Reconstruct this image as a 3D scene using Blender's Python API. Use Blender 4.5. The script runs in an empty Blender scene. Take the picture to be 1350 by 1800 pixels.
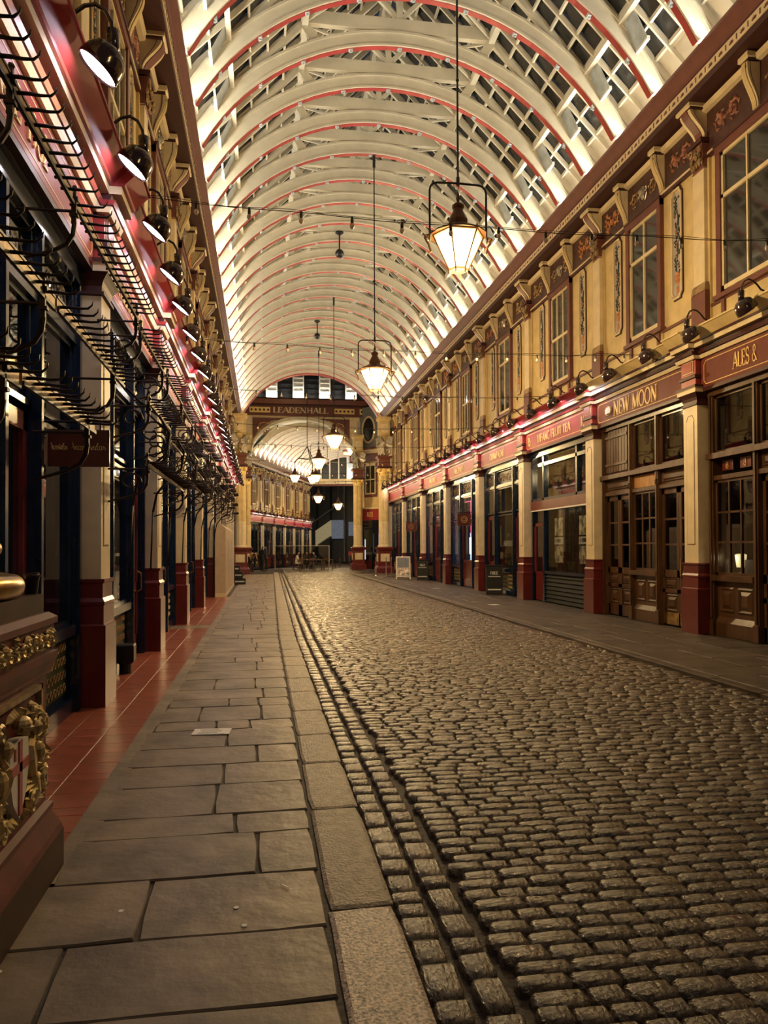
import bpy, bmesh, math, random
from mathutils import Matrix, Vector, noise
R = random.Random(7)
PI = math.pi
# ------------------------------------------------------------------ camera, world, lights, exposure
scn = bpy.context.scene
COL = scn.collection
cd = bpy.data.cameras.new('camera')
cam = bpy.data.objects.new('camera', cd)
COL.objects.link(cam)
cd.sensor_width = 36.0
cd.lens = 1352 / 1800 * 36
cd.shift_y = 42 / 1800
cd.clip_end = 400
psi, th, roll = math.atan(213 / 1352), math.atan(20 / 1352), 0.004
fw = Vector((math.sin(psi) * math.cos(th), math.cos(psi) * math.cos(th), math.sin(th)))
r0 = Vector((math.cos(psi), -math.sin(psi), 0)); u0 = r0.cross(fw)
rr = r0 * math.cos(roll) - u0 * math.sin(roll); uu = u0 * math.cos(roll) + r0 * math.sin(roll)
cm = Matrix((rr, uu, -fw)).transposed().to_4x4(); cm.translation = Vector((0, 0, 1.6))
cam.matrix_world = cm
scn.camera = cam
scn.view_settings.view_transform = 'Standard'
scn.view_settings.look = 'None'
scn.view_settings.gamma = 1
scn.view_settings.exposure = 1.1
scn.view_settings.use_curve_mapping = False
w = bpy.data.worlds.new('night_sky'); scn.world = w; w.use_nodes = True
w.node_tree.nodes['Background'].inputs[0].default_value = (0.035, 0.038, 0.045, 1)
w.node_tree.nodes['Background'].inputs[1].default_value = 0.35

def area(name, loc, rot, sx, sy, power, col, spread=150):
    l = bpy.data.lights.new(name, 'AREA'); l.shape = 'RECTANGLE'; l.size = sx; l.size_y = sy; l.energy = power; l.color = col; l.spread = math.radians(spread)
    o = bpy.data.objects.new(name, l); o.location = loc; o.rotation_euler = rot; COL.objects.link(o)
    return o
# strips of uplighters lying in the two gutters behind the cornices
UPC = (1.0, 0.91, 0.74)
area('gutter_uplight', (-1.47, 28, 10.42), (0, PI + 0.85, 0), 0.16, 44, 500, UPC, 95)
area('gutter_uplight', (7.67, 28, 10.42), (0, PI - 0.85, 0), 0.16, 44, 500, UPC, 95)
area('gutter_glow', (-1.5, 28, 10.4), (0, PI, 0), 0.1, 44, 22, UPC)
area('gutter_glow', (7.7, 28, 10.4), (0, PI, 0), 0.1, 44, 22, UPC)

def point(name, loc, power, col, r=0.1):
    l = bpy.data.lights.new(name, 'POINT'); l.energy = power; l.color = col; l.shadow_soft_size = r
    o = bpy.data.objects.new(name, l); o.location = loc; COL.objects.link(o)
    return o

# ------------------------------------------------------------------ materials
MATS = {}
def mat(name, col, rough=0.5, metal=0.0, var=0.15, scale=5.0, bump=0.0, bscale=None, emis=None, estr=0.0, spec=0.5, rnd=0.0, col2=None, coat=0.0, stretch=None):
    m = bpy.data.materials.new(name); m.use_nodes = True; nt = m.node_tree; N = nt.nodes; L = nt.links
    b = N['Principled BSDF']
    b.inputs['Roughness'].default_value = rough; b.inputs['Metallic'].default_value = metal
    b.inputs['Specular IOR Level'].default_value = spec
    if coat: b.inputs['Coat Weight'].default_value = coat; b.inputs['Coat Roughness'].default_value = 0.15
    tc = N.new('ShaderNodeTexCoord'); mp = N.new('ShaderNodeMapping'); L.new(tc.outputs['Object'], mp.inputs[0])
    if stretch: mp.inputs['Scale'].default_value = stretch
    nz = N.new('ShaderNodeTexNoise'); nz.inputs['Scale'].default_value = scale; nz.inputs['Detail'].default_value = 6; L.new(mp.outputs[0], nz.inputs['Vector'])
    mx = N.new('ShaderNodeMix'); mx.data_type = 'RGBA'
    c1 = tuple(max(0, c * (1 - var)) for c in col) + (1,); c2 = tuple(min(1, c * (1 + var)) for c in (col2 or col)) + (1,)
    mx.inputs[6].default_value = c1; mx.inputs[7].default_value = c2
    rp = N.new('ShaderNodeMapRange'); rp.inputs[1].default_value = 0.35; rp.inputs[2].default_value = 0.65; L.new(nz.outputs[0], rp.inputs[0])
    L.new(rp.outputs[0], mx.inputs[0])
    out = mx.outputs[2]
    if rnd:
        oi = N.new('ShaderNodeObjectInfo'); ge = N.new('ShaderNodeNewGeometry')
        ad = N.new('ShaderNodeMath'); ad.operation = 'ADD'; L.new(oi.outputs['Random'], ad.inputs[0]); L.new(ge.outputs['Random Per Island'], ad.inputs[1])
        fr = N.new('ShaderNodeMath'); fr.operation = 'FRACT'; L.new(ad.outputs[0], fr.inputs[0])
        mr = N.new('ShaderNodeMapRange'); mr.inputs[3].default_value = 1 - rnd; mr.inputs[4].default_value = 1 + rnd; L.new(fr.outputs[0], mr.inputs[0])
        hs = N.new('ShaderNodeHueSaturation'); L.new(mr.outputs[0], hs.inputs['Value']); L.new(out, hs.inputs['Color']); out = hs.outputs[0]
    L.new(out, b.inputs['Base Color'])
    if bump:
        n2 = N.new('ShaderNodeTexNoise'); n2.inputs['Scale'].default_value = bscale or scale * 5; n2.inputs['Detail'].default_value = 5; L.new(mp.outputs[0], n2.inputs['Vector'])
        bp = N.new('ShaderNodeBump'); bp.inputs['Strength'].default_value = bump; bp.inputs['Distance'].default_value = 0.02
        L.new(n2.outputs[0], bp.inputs['Height']); L.new(bp.outputs[0], b.inputs['Normal'])
    if emis: b.inputs['Emission Color'].default_value = (*emis, 1); b.inputs['Emission Strength'].default_value = estr
    MATS[name] = m
    return m
def glass_mat(name, tint=(0.8, 0.82, 0.8), base=0.08):
    m = bpy.data.materials.new(name); m.use_nodes = True; nt = m.node_tree; N = nt.nodes; L = nt.links; N.clear()
    o = N.new('ShaderNodeOutputMaterial'); mx = N.new('ShaderNodeMixShader'); t = N.new('ShaderNodeBsdfTransparent'); g = N.new('ShaderNodeBsdfGlossy')
    t.inputs[0].default_value = (*tint, 1); g.inputs['Roughness'].default_value = 0.02
    f = N.new('ShaderNodeFresnel'); f.inputs[0].default_value = 1.52; a = N.new('ShaderNodeMath'); a.operation = 'ADD'; a.inputs[1].default_value = base
    L.new(f.outputs[0], a.inputs[0]); ge = N.new('ShaderNodeNewGeometry'); iv = N.new('ShaderNodeMath'); iv.operation = 'SUBTRACT'; iv.inputs[0].default_value = 1; L.new(ge.outputs['Backfacing'], iv.inputs[1]); ml = N.new('ShaderNodeMath'); ml.operation = 'MULTIPLY'; L.new(a.outputs[0], ml.inputs[0]); L.new(iv.outputs[0], ml.inputs[1]); L.new(ml.outputs[0], mx.inputs[0]); L.new(t.outputs[0], mx.inputs[1]); L.new(g.outputs[0], mx.inputs[2]); L.new(mx.outputs[0], o.inputs[0])
    MATS[name] = m
    return m
mat('buff', (0.62, 0.48, 0.24), 0.45, var=0.12, scale=3, bump=0.08, bscale=12)
mat('cream', (0.7, 0.58, 0.38), 0.42, var=0.08, scale=4, bump=0.05, bscale=14)
mat('roofcream', (0.66, 0.62, 0.5), 0.5, var=0.07, scale=2.5)
mat('maroon', (0.13, 0.016, 0.014), 0.3, var=0.15, scale=5, coat=0.3)
mat('darkmaroon', (0.055, 0.012, 0.01), 0.45, var=0.12)
mat('soffit', (0.05, 0.013, 0.011), 0.6, var=0.1)
mat('red', (0.32, 0.035, 0.035), 0.35, var=0.12)
mat('ribred', (0.38, 0.045, 0.05), 0.4, var=0.1)
mat('brownred', (0.145, 0.045, 0.034), 0.45, var=0.12)
mat('frieze', (0.07, 0.028, 0.022), 0.5, var=0.3, scale=7)
mat('fasciared', (0.3, 0.026, 0.03), 0.5, var=0.08, coat=0.05, spec=.35)
mat('fasciabrown', (0.14, 0.03, 0.02), 0.55, var=0.1, spec=.3)
mat('blue', (0.006, 0.016, 0.042), 0.22, var=0.2, coat=0.4)
mat('green', (0.03, 0.045, 0.012), 0.4)
mat('wood', (0.08, 0.036, 0.015), 0.38, var=0.35, scale=3, stretch=(3, 3, 0.5), bump=0.05, coat=0.2)
mat('plywood', (0.48, 0.24, 0.07), 0.5, var=0.25, scale=5, stretch=(4, 1, 1))
mat('black', (0.01, 0.009, 0.009), 0.4)
mat('iron', (0.022, 0.013, 0.01), 0.42, metal=0.5, var=0.4, scale=20)
mat('rust', (0.2, 0.12, 0.055), 0.45, metal=0.5, var=0.5, scale=14)
mat('lampshade', (0.035, 0.018, 0.018), 0.12, coat=0.8)
mat('gold', (0.5, 0.37, 0.18), 0.42, metal=0.65, var=0.4, scale=14)
mat('goldpaint', (0.85, 0.62, 0.24), 0.5, var=0.05)
mat('brass', (0.5, 0.33, 0.13), 0.28, metal=0.9, var=0.35, scale=9)
mat('silver', (0.5, 0.46, 0.4), 0.35, metal=0.7, var=0.3, scale=9)
mat('reliefgold', (0.3, 0.2, 0.1), 0.45, var=0.4, scale=12, metal=0.3)
mat('reliefpink', (0.3, 0.12, 0.08), 0.5, var=0.4, scale=9)
mat('panelgrey', (0.42, 0.38, 0.36), 0.5)
mat('leafdark', (0.02, 0.028, 0.022), 0.45)
mat('urn', (0.48, 0.2, 0.07), 0.5, var=0.3, scale=12)
mat('white', (0.75, 0.73, 0.7), 0.5, var=0.05)
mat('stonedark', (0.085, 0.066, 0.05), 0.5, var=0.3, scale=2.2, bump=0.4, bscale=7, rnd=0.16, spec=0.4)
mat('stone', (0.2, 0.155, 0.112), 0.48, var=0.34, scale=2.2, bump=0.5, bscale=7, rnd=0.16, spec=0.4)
mat('stonebase', (0.05, 0.042, 0.034), 0.8, var=0.3, scale=6, bump=0.4)
mat('kerb', (0.25, 0.2, 0.14), 0.5, var=0.25, scale=14, bump=0.6, bscale=60, rnd=0.1)
mat('granite', (0.12, 0.09, 0.08), 0.45, var=0.55, scale=75, col2=(0.42, 0.34, 0.28), bump=0.3, bscale=80)
mat('sett', (0.11, 0.08, 0.052), 0.27, var=0.4, scale=16, bump=0.9, bscale=45, rnd=0.3, spec=0.9)
mat('mortar', (0.045, 0.033, 0.024), 0.75, var=0.4, scale=12, bump=0.6, bscale=40)
mat('tile', (0.3, 0.085, 0.05), 0.3, var=0.14, scale=5, rnd=0.12, bump=0.06)
mat('roofglass', (0.03, 0.03, 0.029), 0.25, var=0.2, scale=3, spec=0.6)
mat('ventglass', (0.4, 0.46, 0.5), 0.35, var=0.2, scale=5)
mat('upglass', (0.03, 0.028, 0.026), 0.05, var=0.5, scale=0.8, spec=0.9)
mat('lampglow', (1, 1, 1), 0.5, emis=(0.97, 0.88, 1.0), estr=14)
mat('lanternglow', (1, 0.9, 0.7), 0.5, emis=(1.0, 0.66, 0.2), estr=20)
mat('lanternmetal', (0.11, 0.045, 0.018), 0.4, metal=0.3)
mat('skin', (0.42, 0.24, 0.17), 0.55); mat('hair', (0.02, 0.014, 0.01), 0.5)
mat('clothblack', (0.012, 0.012, 0.014), 0.8); mat('clothwhite', (0.6, 0.58, 0.54), 0.8); mat('clothtan', (0.3, 0.18, 0.08), 0.8); mat('clothblue', (0.03, 0.035, 0.055), 0.8)
mat('hoarding', (0.5, 0.38, 0.28), 0.5, var=0.08)
mat('slatgrey', (0.018, 0.02, 0.024), 0.7, spec=.2)
mat('bulb', (0.75, 0.62, 0.5), 0.2)
mat('poster', (0.5, 0.33, 0.22), 0.5, var=0.8, scale=6, col2=(0.6, 0.5, 0.4))
mat('posterdark', (0.08, 0.02, 0.015), 0.3, var=0.2)
mat('shade_warm', (1, .9, .6), 0.5, emis=(1, 0.8, 0.35), estr=3.0)
mat('screenwhite', (1, 1, 1), 0.5, emis=(0.9, 0.93, 1.0), estr=2.5)
mat('screenblue', (1, 1, 1), 0.5, emis=(0.35, 0.55, 1.0), estr=2.0)
mat('neonpink', (1, 1, 1), 0.5, emis=(1.0, 0.06, 0.2), estr=2.2)
mat('warmlit', (1, 1, 1), 0.5, emis=(1.0, 0.7, 0.35), estr=1.2)
mat('interior', (0.06, 0.045, 0.035), 0.7, var=0.5, scale=1.5)
mat('bluebuilding', (0.03, 0.04, 0.06), 0.35)
mat('dimlit', (0.3, 0.3, 0.3), 0.4, emis=(0.75, 0.6, 0.3), estr=0.12)
mat('dimblue', (0.3, 0.3, 0.3), 0.4, emis=(0.3, 0.45, 0.7), estr=0.07)
mat('oculusglass', (0.02, 0.02, 0.025), 0.1)
mat('bluegrey', (0.17, 0.19, 0.2), 0.5)
mat('drumlit', (0.5, 0.5, 0.48), 0.5)
mat('spotglow', (1, 1, 1), 0.5, emis=(1, 0.95, 0.88), estr=60)
_m = MATS['lanternglow']; _N = _m.node_tree.nodes; _L = _m.node_tree.links   # frosted lantern panes: brightest round the mantle inside
_t = _N.new('ShaderNodeTexCoord'); _d = _N.new('ShaderNodeVectorMath'); _d.operation = 'DISTANCE'; _d.inputs[1].default_value = (0, 0, -.26); _L.new(_t.outputs['Object'], _d.inputs[0])
_r = _N.new('ShaderNodeMapRange'); _r.inputs[1].default_value = .27; _r.inputs[2].default_value = .42; _r.inputs[3].default_value = 16; _r.inputs[4].default_value = 1.6; _L.new(_d.outputs['Value'], _r.inputs[0]); _L.new(_r.outputs[0], _N['Principled BSDF'].inputs['Emission Strength'])
glass_mat('glass'); glass_mat('glassdark', (0.35, 0.35, 0.36), 0.05)

# ------------------------------------------------------------------ mesh builder
class MB:
    def __init__(s): s.v = []; s.f = []; s.m = []; s.cur = 0; s.mats = []
    def use(s, name):
        if name not in s.mats: s.mats.append(name)
        s.cur = s.mats.index(name); return s
    def add(s, vs, fs):
        o = len(s.v); s.v += [tuple(p) for p in vs]; s.f += [[i + o for i in f] for f in fs]; s.m += [s.cur] * len(fs)
    def box(s, x0, x1, y0, y1, z0, z1):
        s.add([(x0, y0, z0), (x1, y0, z0), (x1, y1, z0), (x0, y1, z0), (x0, y0, z1), (x1, y0, z1), (x1, y1, z1), (x0, y1, z1)],
              [(3, 2, 1, 0), (4, 5, 6, 7), (0, 1, 5, 4), (1, 2, 6, 5), (2, 3, 7, 6), (3, 0, 4, 7)])
        return s
    def obox(s, c, ax, ay, az):   # oriented box: centre and three half-vectors
        c, ax, ay, az = Vector(c), Vector(ax), Vector(ay), Vector(az)
        s.add([c + ax * i + ay * j + az * k for k in (-1, 1) for i, j in ((-1, -1), (1, -1), (1, 1), (-1, 1))],
              [(3, 2, 1, 0), (4, 5, 6, 7), (0, 1, 5, 4), (1, 2, 6, 5), (2, 3, 7, 6), (3, 0, 4, 7)])
        return s
    def beam(s, p, q, wdt, hgt, side=(0, 1, 0)):
        p, q = Vector(p), Vector(q); a = (q - p) / 2; sd = Vector(side).normalized(); u = a.cross(sd).normalized()
        return s.obox((p + q) / 2, a, sd * wdt / 2, u * hgt / 2)
    def prism(s, poly, t0, t1, axis='x'):
        n = len(poly)
        f = {'x': lambda a, b, t: (t, a, b), 'y': lambda a, b, t: (a, t, b), 'z': lambda a, b, t: (a, b, t)}[axis]
        s.add([f(a, b, t0) for a, b in poly] + [f(a, b, t1) for a, b in poly],
              [list(range(n))[::-1], list(range(n, 2 * n))] + [(i, (i + 1) % n, (i + 1) % n + n, i + n) for i in range(n)])
        return s
    def lathe(s, cx, cy, prof, n=16, a0=0.0, sx=1, sy=1):
        k = len(prof); vs = []
        for r, z in prof:
            for i in range(n):
                a = a0 + 2 * PI * i / n; vs.append((cx + r * sx * math.cos(a), cy + r * sy * math.sin(a), z))
        fs = [(j * n + i, j * n + (i + 1) % n, (j + 1) * n + (i + 1) % n, (j + 1) * n + i) for j in range(k - 1) for i in range(n)]
        fs += [list(range(n))[::-1], [(k - 1) * n + i for i in range(n)]]
        s.add(vs, fs); return s
    def steps(s, x0, x1, y0, y1, prof):  # rectangular mouldings: prof = (offset, z)
        vs = []; k = len(prof)
        for o, z in prof: vs += [(x0 - o, y0 - o, z), (x1 + o, y0 - o, z), (x1 + o, y1 + o, z), (x0 - o, y1 + o, z)]
        fs = [(j * 4 + i, j * 4 + (i + 1) % 4, j * 4 + 4 + (i + 1) % 4, j * 4 + 4 + i) for j in range(k - 1) for i in range(4)]
        fs += [(3, 2, 1, 0), tuple((k - 1) * 4 + i for i in range(4))]
        s.add(vs, fs); return s
    def tube(s, pts, r, n=6, caps=True):
        pts = [Vector(p) for p in pts]; k = len(pts); vs = []; up = None
        rs = r if isinstance(r, (list, tuple)) else [r] * k
        for i, p in enumerate(pts):
            t = (pts[min(i + 1, k - 1)] - pts[max(i - 1, 0)]).normalized()
            if up is None: up = Vector((0, 0, 1)) if abs(t.z) < 0.9 else Vector((1, 0, 0))
            a = t.cross(up).normalized(); b = a.cross(t).normalized(); up = b
            for j in range(n): vs.append(p + (a * math.cos(2 * PI * j / n) + b * math.sin(2 * PI * j / n)) * rs[i])
        fs = [(i * n + j, i * n + (j + 1) % n, (i + 1) * n + (j + 1) % n, (i + 1) * n + j) for i in range(k - 1) for j in range(n)]
        if caps: fs += [list(range(n))[::-1], [(k - 1) * n + j for j in range(n)]]
        s.add(vs, fs); return s
    def ball(s, c, rx, ry=None, rz=None, n=8, m=5):
        ry = ry or rx; rz = rz or rx; vs = [(c[0], c[1], c[2] - rz)]; fs = []
        for j in range(1, m):
            a = -PI / 2 + PI * j / m
            for i in range(n): b = 2 * PI * i / n; vs.append((c[0] + rx * math.cos(a) * math.cos(b), c[1] + ry * math.cos(a) * math.sin(b), c[2] + rz * math.sin(a)))
        vs.append((c[0], c[1], c[2] + rz)); t = len(vs) - 1
        for i in range(n): fs.append((0, 1 + (i + 1) % n, 1 + i)); fs.append((t, 1 + (m - 2) * n + i, 1 + (m - 2) * n + (i + 1) % n))
        for j in range(m - 2):
            for i in range(n): fs.append((1 + j * n + i, 1 + j * n + (i + 1) % n, 1 + (j + 1) * n + (i + 1) % n, 1 + (j + 1) * n + i))
        s.add(vs, fs); return s
    def leaf(s, c, L, W, ang, y, th_=0.012):  # a pointed leaf lying in the xz plane at depth y
        ca, sa = math.cos(ang), math.sin(ang)
        P = [(-.5, 0), (-.2, .4), (.15, .42), (.5, 0), (.15, -.42), (-.2, -.4)]
        pt = [(c[0] + (a * L) * ca - (b * W) * sa, c[1] + (a * L) * sa + (b * W) * ca) for a, b in P]
        vs = [(a, y, b) for a, b in pt] + [(c[0], y + th_, c[1])]
        s.add(vs, [(i, (i + 1) % 6, 6) for i in range(6)]); return s
    def mesh(s, name, recalc=True, smooth=False):
        me = bpy.data.meshes.new(name); me.from_pydata(s.v, [], s.f)
        for nm in s.mats: me.materials.append(MATS[nm])
        me.polygons.foreach_set('material_index', s.m)
        if recalc:
            bm = bmesh.new(); bm.from_mesh(me); bmesh.ops.recalc_face_normals(bm, faces=bm.faces); bm.to_mesh(me); bm.free()
        if smooth: me.polygons.foreach_set('use_smooth', [True] * len(me.polygons))
        me.update(); return me
    def build(s, name, parent=None, M=None, smooth=False, kind=None, recalc=True, label=None):
        return link(name, s.mesh(name, recalc, smooth), parent, M, kind, label)
def link(name, me, parent=None, M=None, kind=None, label=None):
    o = bpy.data.objects.new(name, me); COL.objects.link(o)
    if parent is not None: o.parent = parent
    if M is not None: o.matrix_local = M
    if kind: o['kind'] = kind
    if label: o['label'] = label
    return o
def thing(name, label, cat, M=None, group=None, kind=None, data=None):
    o = bpy.data.objects.new(name, data); COL.objects.link(o)
    if M is not None: o.matrix_world = M
    o['label'] = label; o['category'] = cat
    if group: o['group'] = group
    if kind: o['kind'] = kind
    return o
def mk(m, f): b = MB(); b.use(m); f(b); return b
def T(x, y, z): return Matrix.Translation((x, y, z))
def RZ(a): return Matrix.Rotation(a, 4, 'Z')
ORD = ['first', 'second', 'third', 'fourth', 'fifth', 'sixth', 'seventh', 'eighth', 'ninth', 'tenth', 'eleventh', 'twelfth', 'thirteenth', 'fourteenth', 'fifteenth', 'sixteenth', 'seventeenth', 'eighteenth', 'nineteenth', 'twentieth']
ORD += ['twenty-' + o for o in ORD[:9]] + ['thirtieth'] + ['thirty-' + o for o in ORD[:9]]

# ------------------------------------------------------------------ serif lettering built from strokes
def arc(cx, cy, rx, ry, a0, a1, n=14): return [(cx + rx * math.cos(math.radians(a0 + (a1 - a0) * i / n)), cy + ry * math.sin(math.radians(a0 + (a1 - a0) * i / n))) for i in range(n + 1)]
K, H_ = 0.19, 0.075  # thick and thin strokes for a letter one unit high
GL = {  # letter: (advance, strokes [(points, width)], serifs [(x, y)])
 'A': (.8, [([(.04, 0), (.38, 1)], H_), ([(.4, 1), (.74, 0)], K), ([(.17, .34), (.6, .34)], H_)], [(.04, 0), (.74, 0)]),
 'B': (.68, [([(.14, 0), (.14, 1)], K), (arc(.3, .76, .24, .22, 90, -90), .1), (arc(.3, .27, .3, .26, 90, -90), .11), ([(.1, .98), (.3, .98)], H_), ([(.1, .53), (.3, .53)], H_), ([(.1, .02), (.3, .02)], H_)], [(.12, 0), (.12, 1)]),
 'C': (.76, [(arc(.42, .5, .34, .49, 48, 312, 20), .11), ([(.66, .98), (.66, .72)], H_)], []),
 'D': (.8, [([(.14, 0), (.14, 1)], K), (arc(.3, .5, .4, .48, 90, -90, 18), .12), ([(.1, .98), (.3, .98)], H_), ([(.1, .02), (.3, .02)], H_)], [(.12, 0), (.12, 1)]),
 'E': (.66, [([(.14, 0), (.14, 1)], K), ([(.1, .975), (.56, .975)], H_), ([(.1, .52), (.44, .52)], H_), ([(.1, .025), (.6, .025)], H_), ([(.56, .99), (.56, .8)], H_), ([(.6, 0), (.6, .22)], H_), ([(.44, .42), (.44, .62)], H_)], [(.12, 0), (.12, 1)]),
 'F': (.62, [([(.14, 0), (.14, 1)], K), ([(.1, .975), (.56, .975)], H_), ([(.1, .52), (.44, .52)], H_), ([(.56, .99), (.56, .8)], H_), ([(.44, .42), (.44, .62)], H_)], [(.14, 0), (.12, 1)]),
 'G': (.8, [(arc(.42, .5, .34, .49, 50, 340, 20), .11), ([(.68, 0), (.68, .4)], .12), ([(.66, .98), (.66, .75)], H_)], [(.68, .42)]),
 'H': (.84, [([(.14, 0), (.14, 1)], K), ([(.68, 0), (.68, 1)], K), ([(.14, .52), (.68, .52)], H_)], [(.14, 0), (.14, 1), (.68, 0), (.68, 1)]),
 'I': (.34, [([(.16, 0), (.16, 1)], K)], [(.16, 0), (.16, 1)]),
 'J': (.5, [([(.34, .2), (.34, 1)], K), (arc(.2, .2, .16, .2, 0, -150, 8), .08)], [(.34, 1)]),
 'L': (.64, [([(.14, 0), (.14, 1)], K), ([(.1, .025), (.58, .025)], H_), ([(.58, 0), (.58, .24)], H_)], [(.12, 0), (.14, 1)]),
 'M': (1.0, [([(.12, 0), (.12, 1)], H_), ([(.14, 1), (.48, .05)], K), ([(.5, .05), (.82, 1)], H_), ([(.84, 0), (.84, 1)], K)], [(.12, 0), (.1, 1), (.84, 0), (.87, 1)]),
 'N': (.86, [([(.13, 0), (.13, 1)], H_), ([(.12, 1), (.71, .03)], K), ([(.72, 0), (.72, 1)], H_)], [(.13, 0), (.1, 1), (.72, 1)]),
 'O': (.86, [(arc(.42, .5, .36, .49, 0, 360, 26), .11)], []),
 'P': (.66, [([(.14, 0), (.14, 1)], K), (arc(.3, .72, .27, .26, 90, -90), .11), ([(.1, .98), (.3, .98)], H_), ([(.1, .46), (.3, .46)], H_)], [(.14, 0), (.12, 1)]),
 'R': (.76, [([(.14, 0), (.14, 1)], K), (arc(.3, .74, .25, .24, 90, -90), .11), ([(.1, .98), (.3, .98)], H_), ([(.1, .5), (.3, .5)], H_), ([(.34, .5), (.66, 0)], K)], [(.14, 0), (.12, 1), (.68, 0)]),
 'S': (.6, [(arc(.3, .75, .22, .24, 30, 260, 12) + arc(.29, .26, .24, .25, 80, -150, 12), .11), ([(.5, .98), (.5, .76)], H_), ([(.07, .02), (.07, .26)], H_)], []),
 'T': (.7, [([(.34, 0), (.34, 1)], K), ([(.03, .975), (.65, .975)], H_), ([(.04, .99), (.04, .78)], H_), ([(.64, .99), (.64, .78)], H_)], [(.34, 0)]),
 'U': (.82, [([(.14, 1), (.14, .3)] + arc(.41, .3, .27, .29, 180, 360, 12) + [(.68, 1)], .1)], [(.14, 1), (.68, 1)]),
 'V': (.78, [([(.06, 1), (.39, 0)], K), ([(.39, 0), (.7, 1)], H_)], [(.07, 1), (.7, 1)]),
 'W': (1.08, [([(.06, 1), (.32, 0)], K), ([(.32, 0), (.54, 1)], H_), ([(.52, 1), (.76, 0)], K), ([(.76, 0), (1.0, 1)], H_)], [(.07, 1), (.52, 1), (1.0, 1)]),
 'X': (.8, [([(.1, 1), (.66, 0)], K), ([(.64, 1), (.1, 0)], H_)], [(.1, 1), (.66, 0), (.64, 1), (.1, 0)]),
 'Y': (.76, [([(.06, 1), (.36, .45)], K), ([(.66, 1), (.36, .45)], H_), ([(.36, .48), (.36, 0)], K)], [(.07, 1), (.66, 1), (.36, 0)]),
 '&': (.85, [(arc(.36, .76, .16, .22, -60, 230, 12) + [(.72, 0)], .09), (arc(.32, .25, .25, .25, 110, 340, 12), .09)], []),
 '1': (.45, [([(.24, 0), (.24, 1)], K), ([(.08, .82), (.24, 1)], H_)], [(.24, 0)]),
 '2': (.6, [(arc(.3, .72, .22, .26, 170, -40, 12) + [(.08, .04)], .1), ([(.06, .04), (.54, .04)], .09)], []),
 '6': (.62, [(arc(.32, .3, .22, .28, 0, 360, 18), .1), (arc(.5, .3, .4, .68, 180, 110, 10), .1)], []),
 '8': (.6, [(arc(.3, .75, .19, .22, 0, 360, 14), .1), (arc(.3, .27, .24, .26, 0, 360, 16), .1)], []),
 '9': (.62, [(arc(.3, .7, .22, .28, 0, 360, 18), .1), (arc(.12, .7, .4, .68, 0, -70, 10), .1)], []),
 '.': (.3, [([(.1, .05), (.2, .05)], .1)], []), ' ': (.4, [], [])}
def text_w(t, h, wf=1.0): return sum(GL[c][0] for c in t) * h * wf
def text(mb, t, x, z, y, h, wf=1.0, th_=0.012, tube=False):
    """letters in the local plane y, reading towards -x (the viewer's right), proud by th_"""
    u = 0.0
    def quad(p, q, wd):
        d = Vector((q[0] - p[0], q[1] - p[1]))
        if d.length < 1e-5: return
        n = Vector((-d.y, d.x)).normalized() * wd / 2
        pts = [(p[0] + n.x, p[1] + n.y), (p[0] - n.x, p[1] - n.y), (q[0] - n.x, q[1] - n.y), (q[0] + n.x, q[1] + n.y)]
        pts = [(x - (u + a * wf) * h, z + b * h) for a, b in pts]
        mb.prism(pts, y, y + th_, 'y')
    for c in t:
        adv, st, se = GL[c]
        for pts, wd in st:
            for i in range(len(pts) - 1): quad(pts[i], pts[i + 1], wd)
        for sx_, sy_ in se: quad((sx_ - .12, sy_ - (.02 if sy_ > .5 else -.02)), (sx_ + .12, sy_ - (.02 if sy_ > .5 else -.02)), .045)
        u += adv * wf
def spiral(cx, cz, y, r, turns, dr, a0=0.0, n=14):
    return [(cx + r * (1 - .85 * i / n) * math.cos(a0 + dr * turns * 2 * PI * i / n), y, cz + r * (1 - .85 * i / n) * math.sin(a0 + dr * turns * 2 * PI * i / n)) for i in range(n + 1)]
def scrollwork(mb, x0, x1, z0, z1, y, r=0.012, seed=1, leaves=True, n=10):
    q = random.Random(seed); W, Hh = x1 - x0, z1 - z0; k = max(1, round(W / Hh * 1.2)); cw = W / k
    for i in range(k):
        cx = x0 + cw * (i + .5); cz = (z0 + z1) / 2; rad = min(cw, Hh) * .42; d = 1 if i % 2 else -1
        mb.tube(spiral(cx, cz, y, rad, 1.4, d, q.uniform(0, 6), n), r, 4)
        if leaves:
            for j in range(6):
                a = j * PI / 3 + q.uniform(-.3, .3); mb.leaf((cx + rad * .95 * math.cos(a), cz + rad * .95 * math.sin(a)), rad * .6, rad * .35, a + d * .9, y, r * 1.8)

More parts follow.
